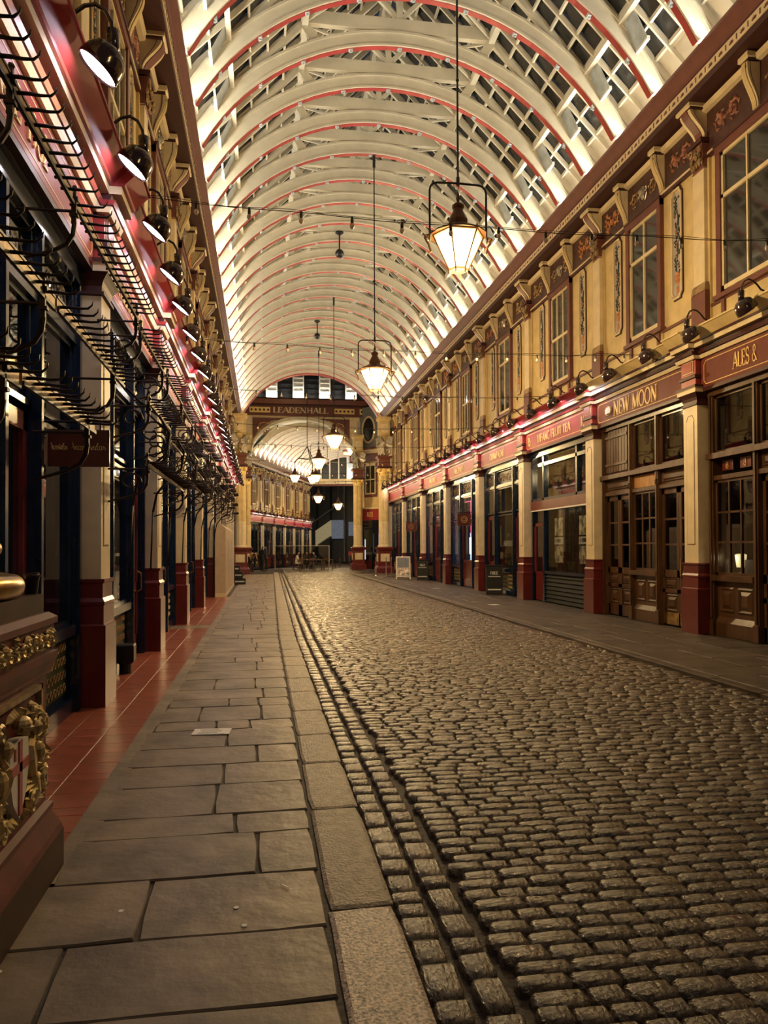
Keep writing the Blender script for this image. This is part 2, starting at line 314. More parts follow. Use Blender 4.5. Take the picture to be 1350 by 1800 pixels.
# ------------------------------------------------------------------ the ground
def sett_mesh(name, seed, m='sett'):
    q = random.Random(seed); b = MB(); b.use(m); nx, ny = 5, 4; vs = []
    for j in range(ny):
        for i in range(nx):
            x = (-.5, -.41, 0, .41, .5)[i]; y = (-.5, -.36, .36, .5)[j]
            ex = (i in (0, nx - 1)); ey = (j in (0, ny - 1))
            xx = x * (1 - .05 * ey) + q.uniform(-.012, .012); yy = y * (1 - .12 * ex) + q.uniform(-.03, .03)
            z = 1 - (.5 if ex or ey else 0) - (.25 if ex and ey else 0) + q.uniform(-.12, .12)
            vs.append((xx, yy, z))
    fs = [(j * nx + i, j * nx + i + 1, (j + 1) * nx + i + 1, (j + 1) * nx + i) for j in range(ny - 1) for i in range(nx - 1)]
    ring = [i for i in range(nx)] + [j * nx + nx - 1 for j in range(1, ny)] + [(ny - 1) * nx + i for i in range(nx - 2, -1, -1)] + [j * nx for j in range(ny - 2, 0, -1)]
    o = len(vs); vs += [(vs[i][0] * 1.04, vs[i][1] * 1.08, -1.5) for i in ring]; k = len(ring)
    fs += [(ring[i], o + i, o + (i + 1) % k, ring[(i + 1) % k]) for i in range(k)]
    b.add(vs, fs)
    return b
ground = MB(); ground.use('mortar').box(-30, 45, -6, 130, -.6, -.085)
road = ground.build('road', kind='structure'); road['label'] = 'dark cobbled road running down the middle of the arcade'; road['category'] = 'road'
def kerbx(y): return 0.28 + 0.011 * max(0, y - 14) * (1 if y < 60 else 1) * (y < 60) + (0.5 if y >= 60 else 0)
SM = [sett_mesh('cobble', i) for i in range(8)]
SMM = []
for b in SM:
    c_ = MB(); c_.use('sett'); c_.add([(x * .18, y * .092, z * .02) for x, y, z in b.v], b.f); SMM.append(c_.mesh('cobble', smooth=True))
rest = MB(); rest.use('sett'); rows = []
def put(x, y, lx, ly, rot, h=.034):
    rows.append((x, y, lx, ly, rot, h))
y = 1.7
while y < 62:
    p = .106 + R.uniform(-.008, .01)
    if y > 22: p *= 1.25
    x = kerbx(y) + .29 + .35 + R.uniform(0, .07)
    xr = 5.3 + (max(0, y - 46) * .25)
    while x < xr:
        l = R.uniform(.13, .25) * (1.0 if y < 22 else 1.25)
        put(x + l / 2, y + p / 2 + .02 * math.sin(x * 1.3 + y) - .012 * (x - 3), min(l, xr - x + .05) - .012, p - .014, R.uniform(-.03, .03) - .012)
        x += l
    y += p
for c in range(2):   # two gutter courses beside the kerb
    y = 1.7
    while y < 50:
        l = R.uniform(.12, .26)
        put(kerbx(y) + .29 + .1 + c * .165, y + l / 2, .135 + R.uniform(-.02, .01), l - .028, R.uniform(-.06, .06), .032 if c else .028)
        y += l
def vis(x, y):   # rough view test so that the 300 nearest cobbles in frame become objects
    cz = x * .155 + y * .988; cx = x * .988 - y * .155
    return cz > .5 and -675 / 1352 < cx / cz < 675 / 1352 and 1.65 / cz < (1800 - 935) / 1352
order = sorted(range(len(rows)), key=lambda i: rows[i][1] ** 2 + rows[i][0] ** 2 if vis(rows[i][0], rows[i][1]) else 1e6 + i)
near = set(order[:298])
ROADZ = -.062
for i, (x, y, lx, ly, rot, h) in enumerate(rows):
    dz = R.uniform(-.006, .006)
    if i in near:
        o = link('cobble', SMM[i % 8], road, T(x, y, ROADZ + dz) @ RZ(rot) @ Matrix.Diagonal((lx / .18, ly / .092, h * .6 / .02, 1)))
    else:
        src = SM[i % 8] ; ca, sa = math.cos(rot), math.sin(rot)
        rest.add([(x + a * lx * ca - b * ly * sa, y + a * lx * sa + b * ly * ca, ROADZ + dz + c * h * .6) for a, b, c in src.v], src.f)
rest.build('cobbles', road, kind='stuff', smooth=True, recalc=False)

pav = MB(); pav.use('stonebase').box(-2.2, .5, -6, 47, -.5, -.014).box(.4, .72, 32, 47, -.5, -.014)
pavement = pav.build('pavement_left', kind='structure'); pavement['label'] = 'stone flagged pavement beside the blue shopfronts'; pavement['category'] = 'pavement'
def flag(nm, x0, x1, y0, y1, z, m, parent, seed, g=.008, bev=.012, jag=.006, thick=.06):
    q = random.Random(seed); b = MB(); b.use(m)
    x0 += g; x1 -= g; y0 += g; y1 -= g
    def edge(p, r_, n): return [(p[0] + (r_[0] - p[0]) * i / n + q.uniform(-jag, jag), p[1] + (r_[1] - p[1]) * i / n + q.uniform(-jag, jag)) for i in range(n)]
    nx_ = max(2, int((x1 - x0) / .18)); ny_ = max(2, int((y1 - y0) / .18)); c = min(.014, (x1 - x0) * .08)
    ring = edge((x0 + c, y0), (x1 - c, y0), nx_) + edge((x1, y0 + c), (x1, y1 - c), ny_) + edge((x1 - c, y1), (x0 + c, y1), nx_) + edge((x0, y1 - c), (x0, y0 + c), ny_)
    k = len(ring); cx, cy = (x0 + x1) / 2, (y0 + y1) / 2
    inner = [(cx + (a - cx) * (1 - bev * 2 / (x1 - x0)), cy + (bb - cy) * (1 - bev * 2 / (y1 - y0))) for a, bb in ring]
    vs = [(a, bb, z + q.uniform(-.001, .001)) for a, bb in inner] + [(a, bb, z - .008) for a, bb in ring] + [(a, bb, z - thick) for a, bb in ring] + [(cx, cy, z + .001)]
    fs = [(i, (i + 1) % k, 3 * k) for i in range(k)] + [(i, k + i, k + (i + 1) % k, (i + 1) % k) for i in range(k)] + [(k + i, 2 * k + i, 2 * k + (i + 1) % k, k + (i + 1) % k) for i in range(k)]
    b.add(vs, fs)
    return b.build(nm, parent, recalc=True)
# flagstones in courses across the pavement (y start, splits in x)
courses = [(1.6, [-2.1, -1.15, -.98 + .2, .27]), (2.75, [-1.75, -1.2, -.78, .27]), (3.28, [-1.2, -.52, .27]), (3.86, [-1.0, -.03, .27]), (4.42, [-1.0, -.16, .27]), (4.75, [-1.0, -.3, .27]),
           (5.35, [-1.0, -.28, .27]), (5.85, [-1.0, -.05, .27]), (6.35, [-1.0, -.3, .27]), (6.95, [-.95, -.42, -.12, .27]), (7.3, [-.95, -.6, -.02, .27]), (7.95, [-.95, -.35, -.05, .27]), (8.35, [-.95, .0, .27])]
y = 8.9
while y < 47:
    q = R.random()
    courses.append((y, [-.95, R.uniform(-.6, -.3), R.uniform(-.15, .1), .27] if q < .45 else ([-.95, R.uniform(-.5, 0), .27] if q < .8 else [-.95, .27])))
    y += R.uniform(.42, .8)
courses.append((47.0, []))
sd = 0
for i in range(len(courses) - 1):
    y0, xs = courses[i]; y1 = courses[i + 1][0]; k = kerbx(y0) - .28
    for a, b_ in zip(xs[:-1], xs[1:]):
        sd += 1; flag('flagstone', a + (k if a > -.9 else 0), b_ + k, y0, y1, R.uniform(-.003, .003), 'stone', pavement, sd, g=.004, jag=.004 if y0 < 12 else .001, bev=.006)
# the ragged cement fillet between the flags and the red tiles
f = MB(); f.use('stone'); yy = 3.9; prev = None
while yy < 47:
    w0 = R.uniform(-.02, .03); cur = ((-1.068, yy), (-.94 + w0, yy))
    if prev: f.add([(prev[0][0], prev[0][1], .003), (prev[1][0], prev[1][1], -.004), (cur[1][0], cur[1][1], -.004), (cur[0][0], cur[0][1], .003)], [(0, 1, 2, 3)])
    prev = cur; yy += .3
f.build('mortar_fillet', pavement, recalc=False)
# kerb
kerb = MB(); kerb.use('stonebase').box(.24, .55, 1.4, 14, -.4, -.03)
kerbo = kerb.build('kerb_left', kind='structure'); kerbo['label'] = 'pale stone kerb between flagged pavement and cobbles'; kerbo['category'] = 'kerb'
ys = [1.7, 3.42, 4.74, 5.75, 6.62, 7.6, 8.6, 9.5, 10.5]
while ys[-1] < 50: ys.append(ys[-1] + R.uniform(.8, 1.15))
for i in range(len(ys) - 1):
    k = kerbx((ys[i] + ys[i + 1]) / 2)
    flag('kerb_stone', k, k + .3, ys[i], ys[i + 1], .004, 'granite' if i == 0 else 'kerb', kerbo, 900 + i, g=.004, bev=.02, jag=.002, thick=.2)
# red quarry tiles
tl = MB(); tl.use('stonebase').box(-2.3, -1.0, 3.9, 30, -.3, -.009)
tiles = tl.build('tile_strip_left', kind='structure'); tiles['label'] = 'strip of red quarry tiles along the blue shopfronts'; tiles['category'] = 'tiled floor'
def tilemesh(lx, ly):
    b = MB(); b.use('tile').steps(-lx / 2 + .004, lx / 2 - .004, -ly / 2 + .004, ly / 2 - .004, [(.001, -.012), (.001, -.002), (-.002, 0)]); return b.mesh('tile')
tA, tB, tC = tilemesh(.29, .29), tilemesh(.145, .29), tilemesh(.29, .145)
n = 0; y = 4.0
while y < 25.4:
    ly = .29 if R.random() < .75 else .145
    if 15.6 < y < 16.3: flag('flagstone', -1.9, -1.02, y, 16.4, -.001, 'stone', pavement, 555); y = 16.4; continue
    x = -1.93; me = tA if ly > .2 else tC
    while x < -1.1 and n < 298:
        link('tile', me, tiles, T(x + .145, y + ly / 2, R.uniform(-.001, .001)) @ RZ(R.uniform(-.004, .004))); x += .29; n += 1
    y += ly
# right-hand pavement
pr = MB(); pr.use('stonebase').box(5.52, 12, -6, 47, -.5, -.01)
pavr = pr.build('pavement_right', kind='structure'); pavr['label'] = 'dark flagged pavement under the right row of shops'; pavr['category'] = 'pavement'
kr = MB(); kr.use('stonebase').box(5.36, 5.6, 1, 47, -.4, -.03)
kerbr = kr.build('kerb_right', kind='structure'); kerbr['label'] = 'low worn kerb edging the right pavement'; kerbr['category'] = 'kerb'
y = 3
while y < 47:
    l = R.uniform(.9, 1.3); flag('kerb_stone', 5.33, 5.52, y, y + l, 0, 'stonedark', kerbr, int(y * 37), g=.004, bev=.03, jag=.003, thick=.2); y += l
y = 4
while y < 46:
    l = R.uniform(.6, 1.0); xs = [5.52, R.uniform(6.0, 6.6), R.uniform(6.9, 7.3), 7.85]
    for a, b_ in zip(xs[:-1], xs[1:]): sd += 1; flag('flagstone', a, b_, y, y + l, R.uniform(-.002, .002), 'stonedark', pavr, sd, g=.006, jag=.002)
    y += l
# crossing and far street paving: flat setts joined beyond the arcade
# litter
def paper(nm, lab, x, y, w_, d_, a, m='white', cat='litter'):
    b = MB(); b.use(m).steps(-w_ / 2, w_ / 2, -d_ / 2, d_ / 2, [(0, .001), (0, .003)]); o = b.build(nm, M=T(x, y, .004) @ RZ(a)); o['label'] = lab; o['category'] = cat
    return o
pp = paper('paper_sheet', 'white sheet of paper lying on the flagstones', -.44, 6.86, .32, .21, -.08)
b = MB(); b.use('black')
for i in range(5): b.box(-.12 + R.uniform(0, .03), .05 + R.uniform(0, .07), -.08 + i * .035, -.072 + i * .035, .003, .0036)
b.build('printed_line', pp)
paper('cigarette_end', 'white cigarette end on the flagstone nearest the kerb', .1, 3.68, .055, .008, -.9)
for i, (x, y) in enumerate([(-.62, 3.55), (-.12, 3.5), (-.99, 3.12), (-.08, 3.33)]):
    b = MB(); b.use('white').lathe(0, 0, [(.014, 0), (.012, .002)], 8); o = b.build('chewing_gum', M=T(x, y, .003)); o['label'] = ['flat pale gum spot, second from the left pedestal', 'flat pale gum spot in the middle of the flagstone', 'flat pale gum spot beside the foot of the pedestal', 'small gum fleck nearest the viewer'][i]; o['category'] = 'gum'
for i, (x, y) in enumerate([(6.3, 20.5), (6.6, 29.0)]):
    paper('paper_scrap', ['pale paper scrap on the right pavement near the tea shop', 'pale paper scrap on the right pavement far down'][i], x, y, .25, .3, .2)

# ------------------------------------------------------------------ facades.  local frame: x along the wall, y out to the street, z up
FR = T(8.15, 0, 0) @ Matrix(((0, -1, 0, 0), (1, 0, 0, 0), (0, 0, 1, 0), (0, 0, 0, 1)))    # right wall: x -> +Y, y -> -X
FL = T(-1.95, 0, 0) @ Matrix(((0, 1, 0, 0), (-1, 0, 0, 0), (0, 0, 1, 0), (0, 0, 0, 1)))   # left wall: x -> -Y, y -> +X
PW = 0.25  # half width of a pilaster
# shared pieces
def pil_base():
    b = MB(); b.use('maroon').steps(-PW, PW, 0, .35, [(.035, 0), (.035, .82), (.012, .835), (.012, 1.02), (.022, 1.03), (.022, 1.06), (.0, 1.1), (-.0, 1.16), (.0, 1.24), (.02, 1.26), (.02, 1.29)]); return b.mesh('plinth')
def pil_shaft():
    b = MB(); b.use('cream').box(-PW + .02, PW - .02, 0, .33, 1.28, 4.2)
    b.use('brownred')
    for x0, x1, z0, z1 in ((-.13, -.118, 1.62, 3.92), (.118, .13, 1.62, 3.92), (-.13, .13, 1.62, 1.632), (-.07, .07, 4.0, 4.012)): b.box(x0, x1, .33, .333, z0, z1)
    b.tube([(-.124, .331, 3.92), (-.07, .331, 4.0)], .006, 4); b.tube([(.124, .331, 3.92), (.07, .331, 4.0)], .006, 4)
    b.use('cream').box(-.116, .116, .33, .338, 1.64, 3.9)
    return b.mesh('pilaster')
def pil_cap():
    b = MB(); b.use('darkmaroon').steps(-PW + .02, PW - .02, 0, .33, [(.0, 4.17), (.03, 4.18), (.03, 4.21), (.004, 4.22), (.004, 4.27), (.02, 4.32), (.055, 4.37), (.08, 4.4)])
    b.use('cream').steps(-PW, PW, 0, .35, [(.06, 4.4), (.06, 4.47), (.075, 4.49)])
    b.use('darkmaroon').steps(-PW, PW, 0, .35, [(.08, 4.49), (.08, 4.53)]); return b.mesh('capital')
def pil_block():
    b = MB(); b.use('red').box(-PW + .01, PW - .01, 0, .36, 4.53, 5.06)
    b.use('darkmaroon').steps(-PW + .01, PW - .01, 0, .36, [(.0, 4.66), (.035, 4.67), (.035, 4.72), (0, 4.74)])
    b.use('cream').box(-.17, .17, .36, .372, 4.78, 5.0); b.use('red').box(-.15, .15, .37, .384, 4.8, 4.98); return b.mesh('fascia_block')
PB, PS, PC, PK = pil_base(), pil_shaft(), pil_cap(), pil_block()
FPROF = [('cream', 5.0, 5.06, .30, .33), ('darkmaroon', 5.06, 5.08, .31, .31), ('red', 5.08, 5.13, .34, .36), ('darkmaroon', 5.13, 5.19, .31, .33), ('cream', 5.19, 5.27, .42, .42), ('red', 5.27, 5.30, .45, .46), ('fasciared', 5.30, 5.44, .46, .60), ('fasciared', 5.44, 5.47, .62, .62), ('darkmaroon', 5.47, 5.52, .60, .1)]
def fascia_profile(b, s0, s1, dd=0.0, brown=False):
    for m, z0, z1, d0, d1 in FPROF:
        if brown: m = {'fasciared': 'buff', 'red': 'darkmaroon'}.get(m, m)
        b.use(m).prism([(0, z0), (d0 + dd, z0), (d1 + dd, z1), (0, z1)], s0, s1, 'x')
UB = MB(); UB.use('brownred').steps(-.2, .2, 0, .12, [(.03, 5.5), (.03, 6.28), (.0, 6.34)]); UB.use('reliefgold').steps(-.2, .2, 0, .12, [(.03, 6.3), (.02, 6.42), (0, 6.46)])
UBM = UB.mesh('plinth')
US = MB(); US.use('cream').box(-.18, .18, 0, .12, 6.42, 8.6); US.use('buff').box(-.24, .24, 0, .05, 5.5, 8.85); USM = US.mesh('upper_pilaster')
q = random.Random(3); UC = MB(); UC.use('brownred').steps(-.17, .17, 0, .12, [(.0, 8.56), (.02, 8.58), (0, 8.6), (.02, 8.75), (.07, 9.0)])
UC.use('reliefgold')
for sx in (-1, 1):
    for k in range(2): UC.tube([(p[0], .17 + .02 * k, p[2]) for p in spiral(sx * .13, 8.95 - k * .02, 0, .085, 1.2, sx, 0)], .022, 5)
for i in range(12): UC.ball((q.uniform(-.17, .17), q.uniform(.1, .22), q.uniform(8.62, 8.95)), .04, .03, .05, 6, 4)
for i in range(5): UC.leaf((-.16 + i * .08, 8.72), .2, .08, PI / 2, .15, .05)
UC.use('darkmaroon').steps(-.2, .2, 0, .17, [(.04, 9.03), (.05, 9.1)])
UCM = UC.mesh('capital')
def console(w_, proj, h, z0, m1, m2):
    b = MB(); b.use(m1); pts = []
    for i in range(11):
        t = i / 10; pts.append((.05 + proj * (.1 + .9 * (0.5 - 0.5 * math.cos(PI * min(1, t * 1.15)))) * (1 if t < .8 else 1), z0 + h * t))
    b.prism([(0, z0)] + pts + [(0, z0 + h)], -w_ / 2, w_ / 2, 'x')
    b.use(m2)
    for i in range(10):
        a, c = pts[i], pts[i + 1]; b.prism([(a[0], a[1]), (a[0] + .018, a[1]), (c[0] + .018, c[1]), (c[0], c[1])], -w_ * .28, w_ * .28, 'x')
    b.use('darkmaroon')
    for i in (-1, 0, 1): b.box(i * w_ * .28 - .012, i * w_ * .28 + .012, pts[-1][0], pts[-1][0] + .008, z0 + h * .86, z0 + h * .92)
    for sx in (-1, 1):  # outline on the cheeks
        b.tube([(sx * (w_ / 2 + .002), p * .8, z) for p, z in pts[1:]], .006, 4)
    return b.mesh('bracket')
BS = console(.16, .22, .72, 8.86, 'cream', 'buff'); BL = console(.34, .34, .6, 9.08, 'cream', 'brownred')
def shield_relief():
    b = MB(); b.use('silver'); b.ball((0, .06, 9.2), .08, .05, .15, 8, 6); b.ball((0, .1, 9.24), .05, .04, .07, 6, 4)
    for sx in (-1, 1): b.tube([(p[0], .06, p[2]) for p in spiral(sx * .13, 9.27, 0, .07, 1, sx)], .014, 4); b.tube([(sx * .1, .06, 9.3), (sx * .17, .06, 9.15), (sx * .09, .06, 9.02)], .014, 4)
    b.use('reliefgold'); scrollwork(b, .2, .6, 9.02, 9.4, .05, .016, 5); scrollwork(b, -.6, -.2, 9.02, 9.4, .05, .016, 6); return b.mesh('shield_relief')
SRM = shield_relief()
FRM = []
for sdd, m in ((11, 'reliefgold'), (12, 'reliefpink'), (13, 'urn')):
    b = MB(); b.use(m); scrollwork(b, -.4, .4, 8.95, 9.5, .05, .02, sdd)
    for i in range(8): b.ball((R.uniform(-.35, .35), .05, R.uniform(9.0, 9.45)), .05, .03, .05, 6, 4)
    FRM.append(b.mesh('flower_relief'))
def panel_frame():
    b = MB(); c = .07; w2, z0, z1 = .19, 6.5, 8.7
    def ring(w2, z0, z1, c, d0, d1, wd, m):
        b.use(m); P = [(-w2 + c, z0), (w2 - c, z0), (w2 - c, z0 + c * .6), (w2, z0 + c * 1.6), (w2, z1 - c * 1.6), (w2 - c, z1 - c * .6), (w2 - c, z1), (-w2 + c, z1), (-w2 + c, z1 - c * .6), (-w2, z1 - c * 1.6), (-w2, z0 + c * 1.6), (-w2 + c, z0 + c * .6)]
        for i in range(12):
            a, e = P[i], P[(i + 1) % 12]; b.beam((a[0], (d0 + d1) / 2, a[1]), (e[0], (d0 + d1) / 2, e[1]), d1 - d0, wd, (0, 1, 0))
        return P
    ring(w2 + .012, z0 - .012, z1 + .012, c, 0, .025, .02, 'darkmaroon'); ring(w2 - .015, z0 + .015, z1 - .015, c, 0, .045, .035, 'cream')
    return b.mesh('panel_frame')
def panel_back():
    b = MB(); b.use('panelgrey').box(-.15, .15, 0, .012, 6.58, 8.62); return b.mesh('relief_panel')
def panel_leaves():
    b = MB(); q = random.Random(4); b.use('leafdark'); b.tube([(.04 * math.sin(i * .9), .02, 7.0 + i * .09) for i in range(18)], .009, 4)
    for i in range(46):
        z = 7.02 + i * .034; b.leaf((q.uniform(-.1, .1), z), q.uniform(.09, .14), q.uniform(.04, .06), q.uniform(0, PI), .014, .022)
    b.use('urn')
    for i in range(9): b.ball((q.uniform(-.08, .08), .02, q.uniform(7.1, 8.5)), .022, .015, .022, 6, 4)
    return b.mesh('vine_relief')
def panel_urn():
    b = MB(); b.use('urn').lathe(0, .01, [(.03, 6.68), (.05, 6.7), (.02, 6.76), (.08, 6.84), (.1, 6.92), (.06, 6.99), (.09, 7.02)], 10, sy=.4); b.ball((0, .015, 6.65), .06, .02, .04, 6, 4); return b.mesh('urn')
PFM, PBM, PLM, PUM = panel_frame(), panel_back(), panel_leaves(), panel_urn()
WINW = [0]
def upper_window(F, s, w2, kind, lab, name, full=True):
    z0, z1 = 6.15, 8.62
    b = MB(); b.use('brownred')
    b.box(-w2 - .14, -w2, 0, .09, z0 - .1, z1 + .14); b.box(w2, w2 + .14, 0, .09, z0 - .1, z1 + .14); b.box(-w2 - .14, w2 + .14, 0, .1, z1, z1 + .14)
    b.use('darkmaroon').box(-w2 - .16, w2 + .16, 0, .12, z1 + .14, z1 + .18)
    b.use('brownred').box(-w2 - .2, w2 + .2, 0, .13, z0 - .14, z0 - .06)
    o = b.build(name, M=F @ T(s, 0, 0), kind='structure'); o['label'] = lab; o['category'] = 'window'
    if full:
        ap = MB(); ap.use('buff').box(-w2 - .1, w2 + .1, 0, .03, z0 - .56, z0 - .15); ap.use('brownred')
        for x in (-w2 + .02, 0, w2 - .02): ap.box(x - .05, x + .05, .03, .07, z0 - .52, z0 - .15)
        ap.build('apron', o)
    fr = MB(); fr.use('cream'); nx = {0: 2, 1: 3, 2: 5}[kind]; zt = z0 + (z1 - z0) * (.5 if kind == 1 else .68)
    fr.box(-w2, -w2 + .055, 0, .06, z0, z1); fr.box(w2 - .055, w2, 0, .06, z0, z1); fr.box(-w2, w2, 0, .06, z0, z0 + .08); fr.box(-w2, w2, 0, .06, z1 - .055, z1); fr.box(-w2, w2, 0, .06, zt - .035, zt + .035)
    for i in range(1, nx): x = -w2 + 2 * w2 * i / nx; fr.box(x - .02, x + .02, 0, .055, z0, z1)
    fo = fr.build('sash', o)
    for i in range(nx):
        for a, c in ((z0 + .08, zt - .035), (zt + .035, z1 - .055)):
            x0, x1 = -w2 + 2 * w2 * i / nx + .02, -w2 + 2 * w2 * (i + 1) / nx - .02
            p = MB(); p.use('upglass').box(max(x0, -w2 + .055), min(x1, w2 - .055), .012, .02, a, c); p.build('pane', fo)
def palmettes(b, s0, s1, z0, z1, d, step=.3):
    b.use('brownred'); n = int((s1 - s0) / step)
    for i in range(n):
        x = s0 + (i + .5) * (s1 - s0) / n; h = z1 - z0
        for a in (-60, -30, 0, 30, 60):
            ar = math.radians(a); cx, cz = x + .3 * h * math.sin(ar), z0 + h * (.22 + .32 * math.cos(ar)); b.leaf((cx, cz), h * .5, h * .24, PI / 2 - ar, d, .01)
        b.box(x - step * .5 - .012, x - step * .5 + .012, d, d + .008, z0 + h * .2, z1 - h * .2)
def lamp(F, s, lit, lab, k, side=''):
    """swan-neck lamp: local origin on top of the fascia cornice"""
    root = thing('swan_neck_lamp', lab, 'lamp', F @ T(s, .07, .01), group=side)
    a = []
    for i in range(17):
        if i > 8: break
        a.append((0, (.2, .34, .42, .48, .55, .63, .7, .745, .755)[i], (5.54, 5.55, 5.58, 5.65, 5.71, 5.73, 5.69, 5.6, 5.5)[i]))
    if k == 0:
        b = MB(); b.use('lampshade').tube(a, .016, 7); b.ball((0, .22, 5.54), .04, .04, .04); M_ARM = b.mesh('arm', smooth=True)
        b = MB(); b.use('lampshade').lathe(0, 0, [(.045, .13), (.048, .22), (.05, .3), (.035, .31)], 12); M_N = b.mesh('neck', smooth=True)
        b = MB(); b.use('lampshade'); pr_ = [(.045, .18), (.1, .165), (.15, .125), (.178, .06), (.188, -.01), (.19, -.05)]
        vs = []; nn = 20
        for r_, z_ in pr_ + [(r_ - .008, z_ - .006) for r_, z_ in pr_[::-1]]: vs += [(r_ * math.cos(2 * PI * i / nn), r_ * math.sin(2 * PI * i / nn), z_) for i in range(nn)]
        kk = len(pr_) * 2; b.add(vs, [(j * nn + i, j * nn + (i + 1) % nn, (j + 1) * nn + (i + 1) % nn, (j + 1) * nn + i) for j in range(kk - 1) for i in range(nn)]); M_S = b.mesh('shade', smooth=True)
        b = MB(); b.use('lampglow').lathe(0, 0, [(.172, -.035), (.172, -.03)], 20); M_G = b.mesh('lamp_glass')
        b = MB(); b.use('white').lathe(0, 0, [(.172, -.035), (.172, -.03)], 20); b.mats[0] = 'oculusglass'; M_O = b.mesh('lamp_glass')
        lamp.m = (M_ARM, M_N, M_S, M_G, M_O)
    A_, N_, S_, G_, O_ = lamp.m
    link('arm', A_, root)
    hd = T(0, .67, 5.27) @ Matrix.Rotation(math.radians(-38), 4, 'X') @ Matrix.Diagonal((.9, .9, .9, 1))
    sh = link('shade', S_, root, hd); link('neck', N_, root, T(0, .755, 5.24))
    link('lamp_glass', G_ if lit else O_, root, hd)
    return root

def facade(F, cs, s0, s1, side, wname, kinds, lit, scale_note=''):
    """cs: pilaster centres along s, ascending"""
    wall = MB(); wall.use('buff').box(s0, s1, -.35, 0, 4.3, 9.9)
    wl = wall.build(wname, M=F, kind='structure'); wl['label'] = 'buff painted upper wall of the ' + side + ' facade'; wl['category'] = 'wall'
    c = MB()
    c.use('frieze').box(s0, s1, 0, .04, 8.82, 9.6); c.use('cream').box(s0, s1, 0, .07, 8.8, 8.84); c.use('darkmaroon').box(s0, s1, 0, .06, 8.74, 8.8)
    c.use('cream').prism([(0, 9.58), (.12, 9.6), (.16, 9.68), (0, 9.68)], s0, s1, 'x')
    c.use('soffit').box(s0, s1, -.1, .46, 9.74, 9.86)
    c.build('upper_frieze', wl)
    c = MB(); c.use('cream').box(s0, s1, 0, .475, 9.86, 10.03); palmettes(c, s0, s1, 9.87, 10.02, .475)
    c.build('ornament_band', wl)
    c = MB(); c.use('darkmaroon').box(s0, s1, 0, .48, 10.03, 10.06); c.use('brownred').prism([(-.1, 10.06), (.485, 10.06), (.51, 10.12), (.56, 10.2), (.62, 10.3), (.62, 10.36), (.5, 10.38), (-.1, 10.38)], s0, s1, 'x')
    c.use('darkmaroon').box(s0, s1, .5, .566, 10.3, 10.315); c.build('crown_moulding', wl)
    c = MB(); c.use('buff').box(s0, s1, 0, .03, 5.5, 5.62); c.use('brownred').box(s0, s1, 0, .05, 5.98, 6.03); c.build('string_course', wl)
    # lower fascia cornice in runs between pilasters
    for i in range(len(cs) - 1):
        brown = kinds[i] in ('wood', 'moon')
        b = MB(); fascia_profile(b, cs[i] + PW, cs[i + 1] - PW, 0, brown); b.use('darkmaroon').box(cs[i] + PW, cs[i + 1] - PW, .0, .26, 4.4, 5.0); b.build('fascia_cornice', wl)
    for i, s in enumerate(cs):
        brown = kinds[min(i, len(kinds) - 1)] in ('wood', 'moon') and kinds[max(i - 1, 0)] in ('wood', 'moon')
        b = MB(); fascia_profile(b, s - PW - .06, s + PW + .06, .12, brown); b.build('fascia_return', wl)
        p = link('pilaster', PS, wl, T(s, 0, 0)); link('plinth', PB, p); link('capital', PC, p); link('fascia_block', PK, p)
        p = link('upper_pilaster', USM, wl, T(s, 0, 0)); link('plinth', UBM, p); link('capital', UCM, p)
        link('bracket', BL, p, T(0, 0, .08))
        b = MB(); b.use('cream').steps(-.2, .2, 0, .4, [(0, 9.66), (.03, 9.68), (.03, 9.74)]); b.use('soffit').box(-.22, .22, 0, .4, 9.64, 9.665); b.build('bracket_cap', p)
    for i in range(len(cs) - 1):
        a, e = cs[i], cs[i + 1]; m = (a + e) / 2; w = e - a
        kd = 0 if (i + (0 if side == 'right' else 1)) % 2 else 1
        n = ORD[i]
        wide = side == 'right' and i == 0
        upper_window(F, m, 1.8 if wide else .62, 2 if wide else kd, 'tall cream-framed upper window above the %s shop bay of the %s facade' % (n, side), 'window_%d' % (WINW[0] + 1)); WINW[0] += 1
        for x in (() if wide else (m - w * .29, m + w * .29)):
            pn = link('relief_panel', PBM, wl, T(x, 0, 0)); link('panel_frame', PFM, pn); link('vine_relief', PLM, pn); link('urn', PUM, pn)
        for x in (m - .8, m + .8):
            bo = link('bracket', BS, wl, T(x, 0, 0)); b = MB(); b.use('cream').steps(-.1, .1, 0, .27, [(0, 9.62), (.03, 9.64), (.03, 9.72)]); b.use('soffit').box(-.11, .11, 0, .27, 9.59, 9.625); b.build('bracket_cap', bo)
        link('shield_relief', SRM, wl, T(m, 0, 0))
        for j, x in enumerate((m - w * .335, m + w * .335)): link('flower_relief', FRM[(i + j) % 3], wl, T(x, 0, 0))
    return wl

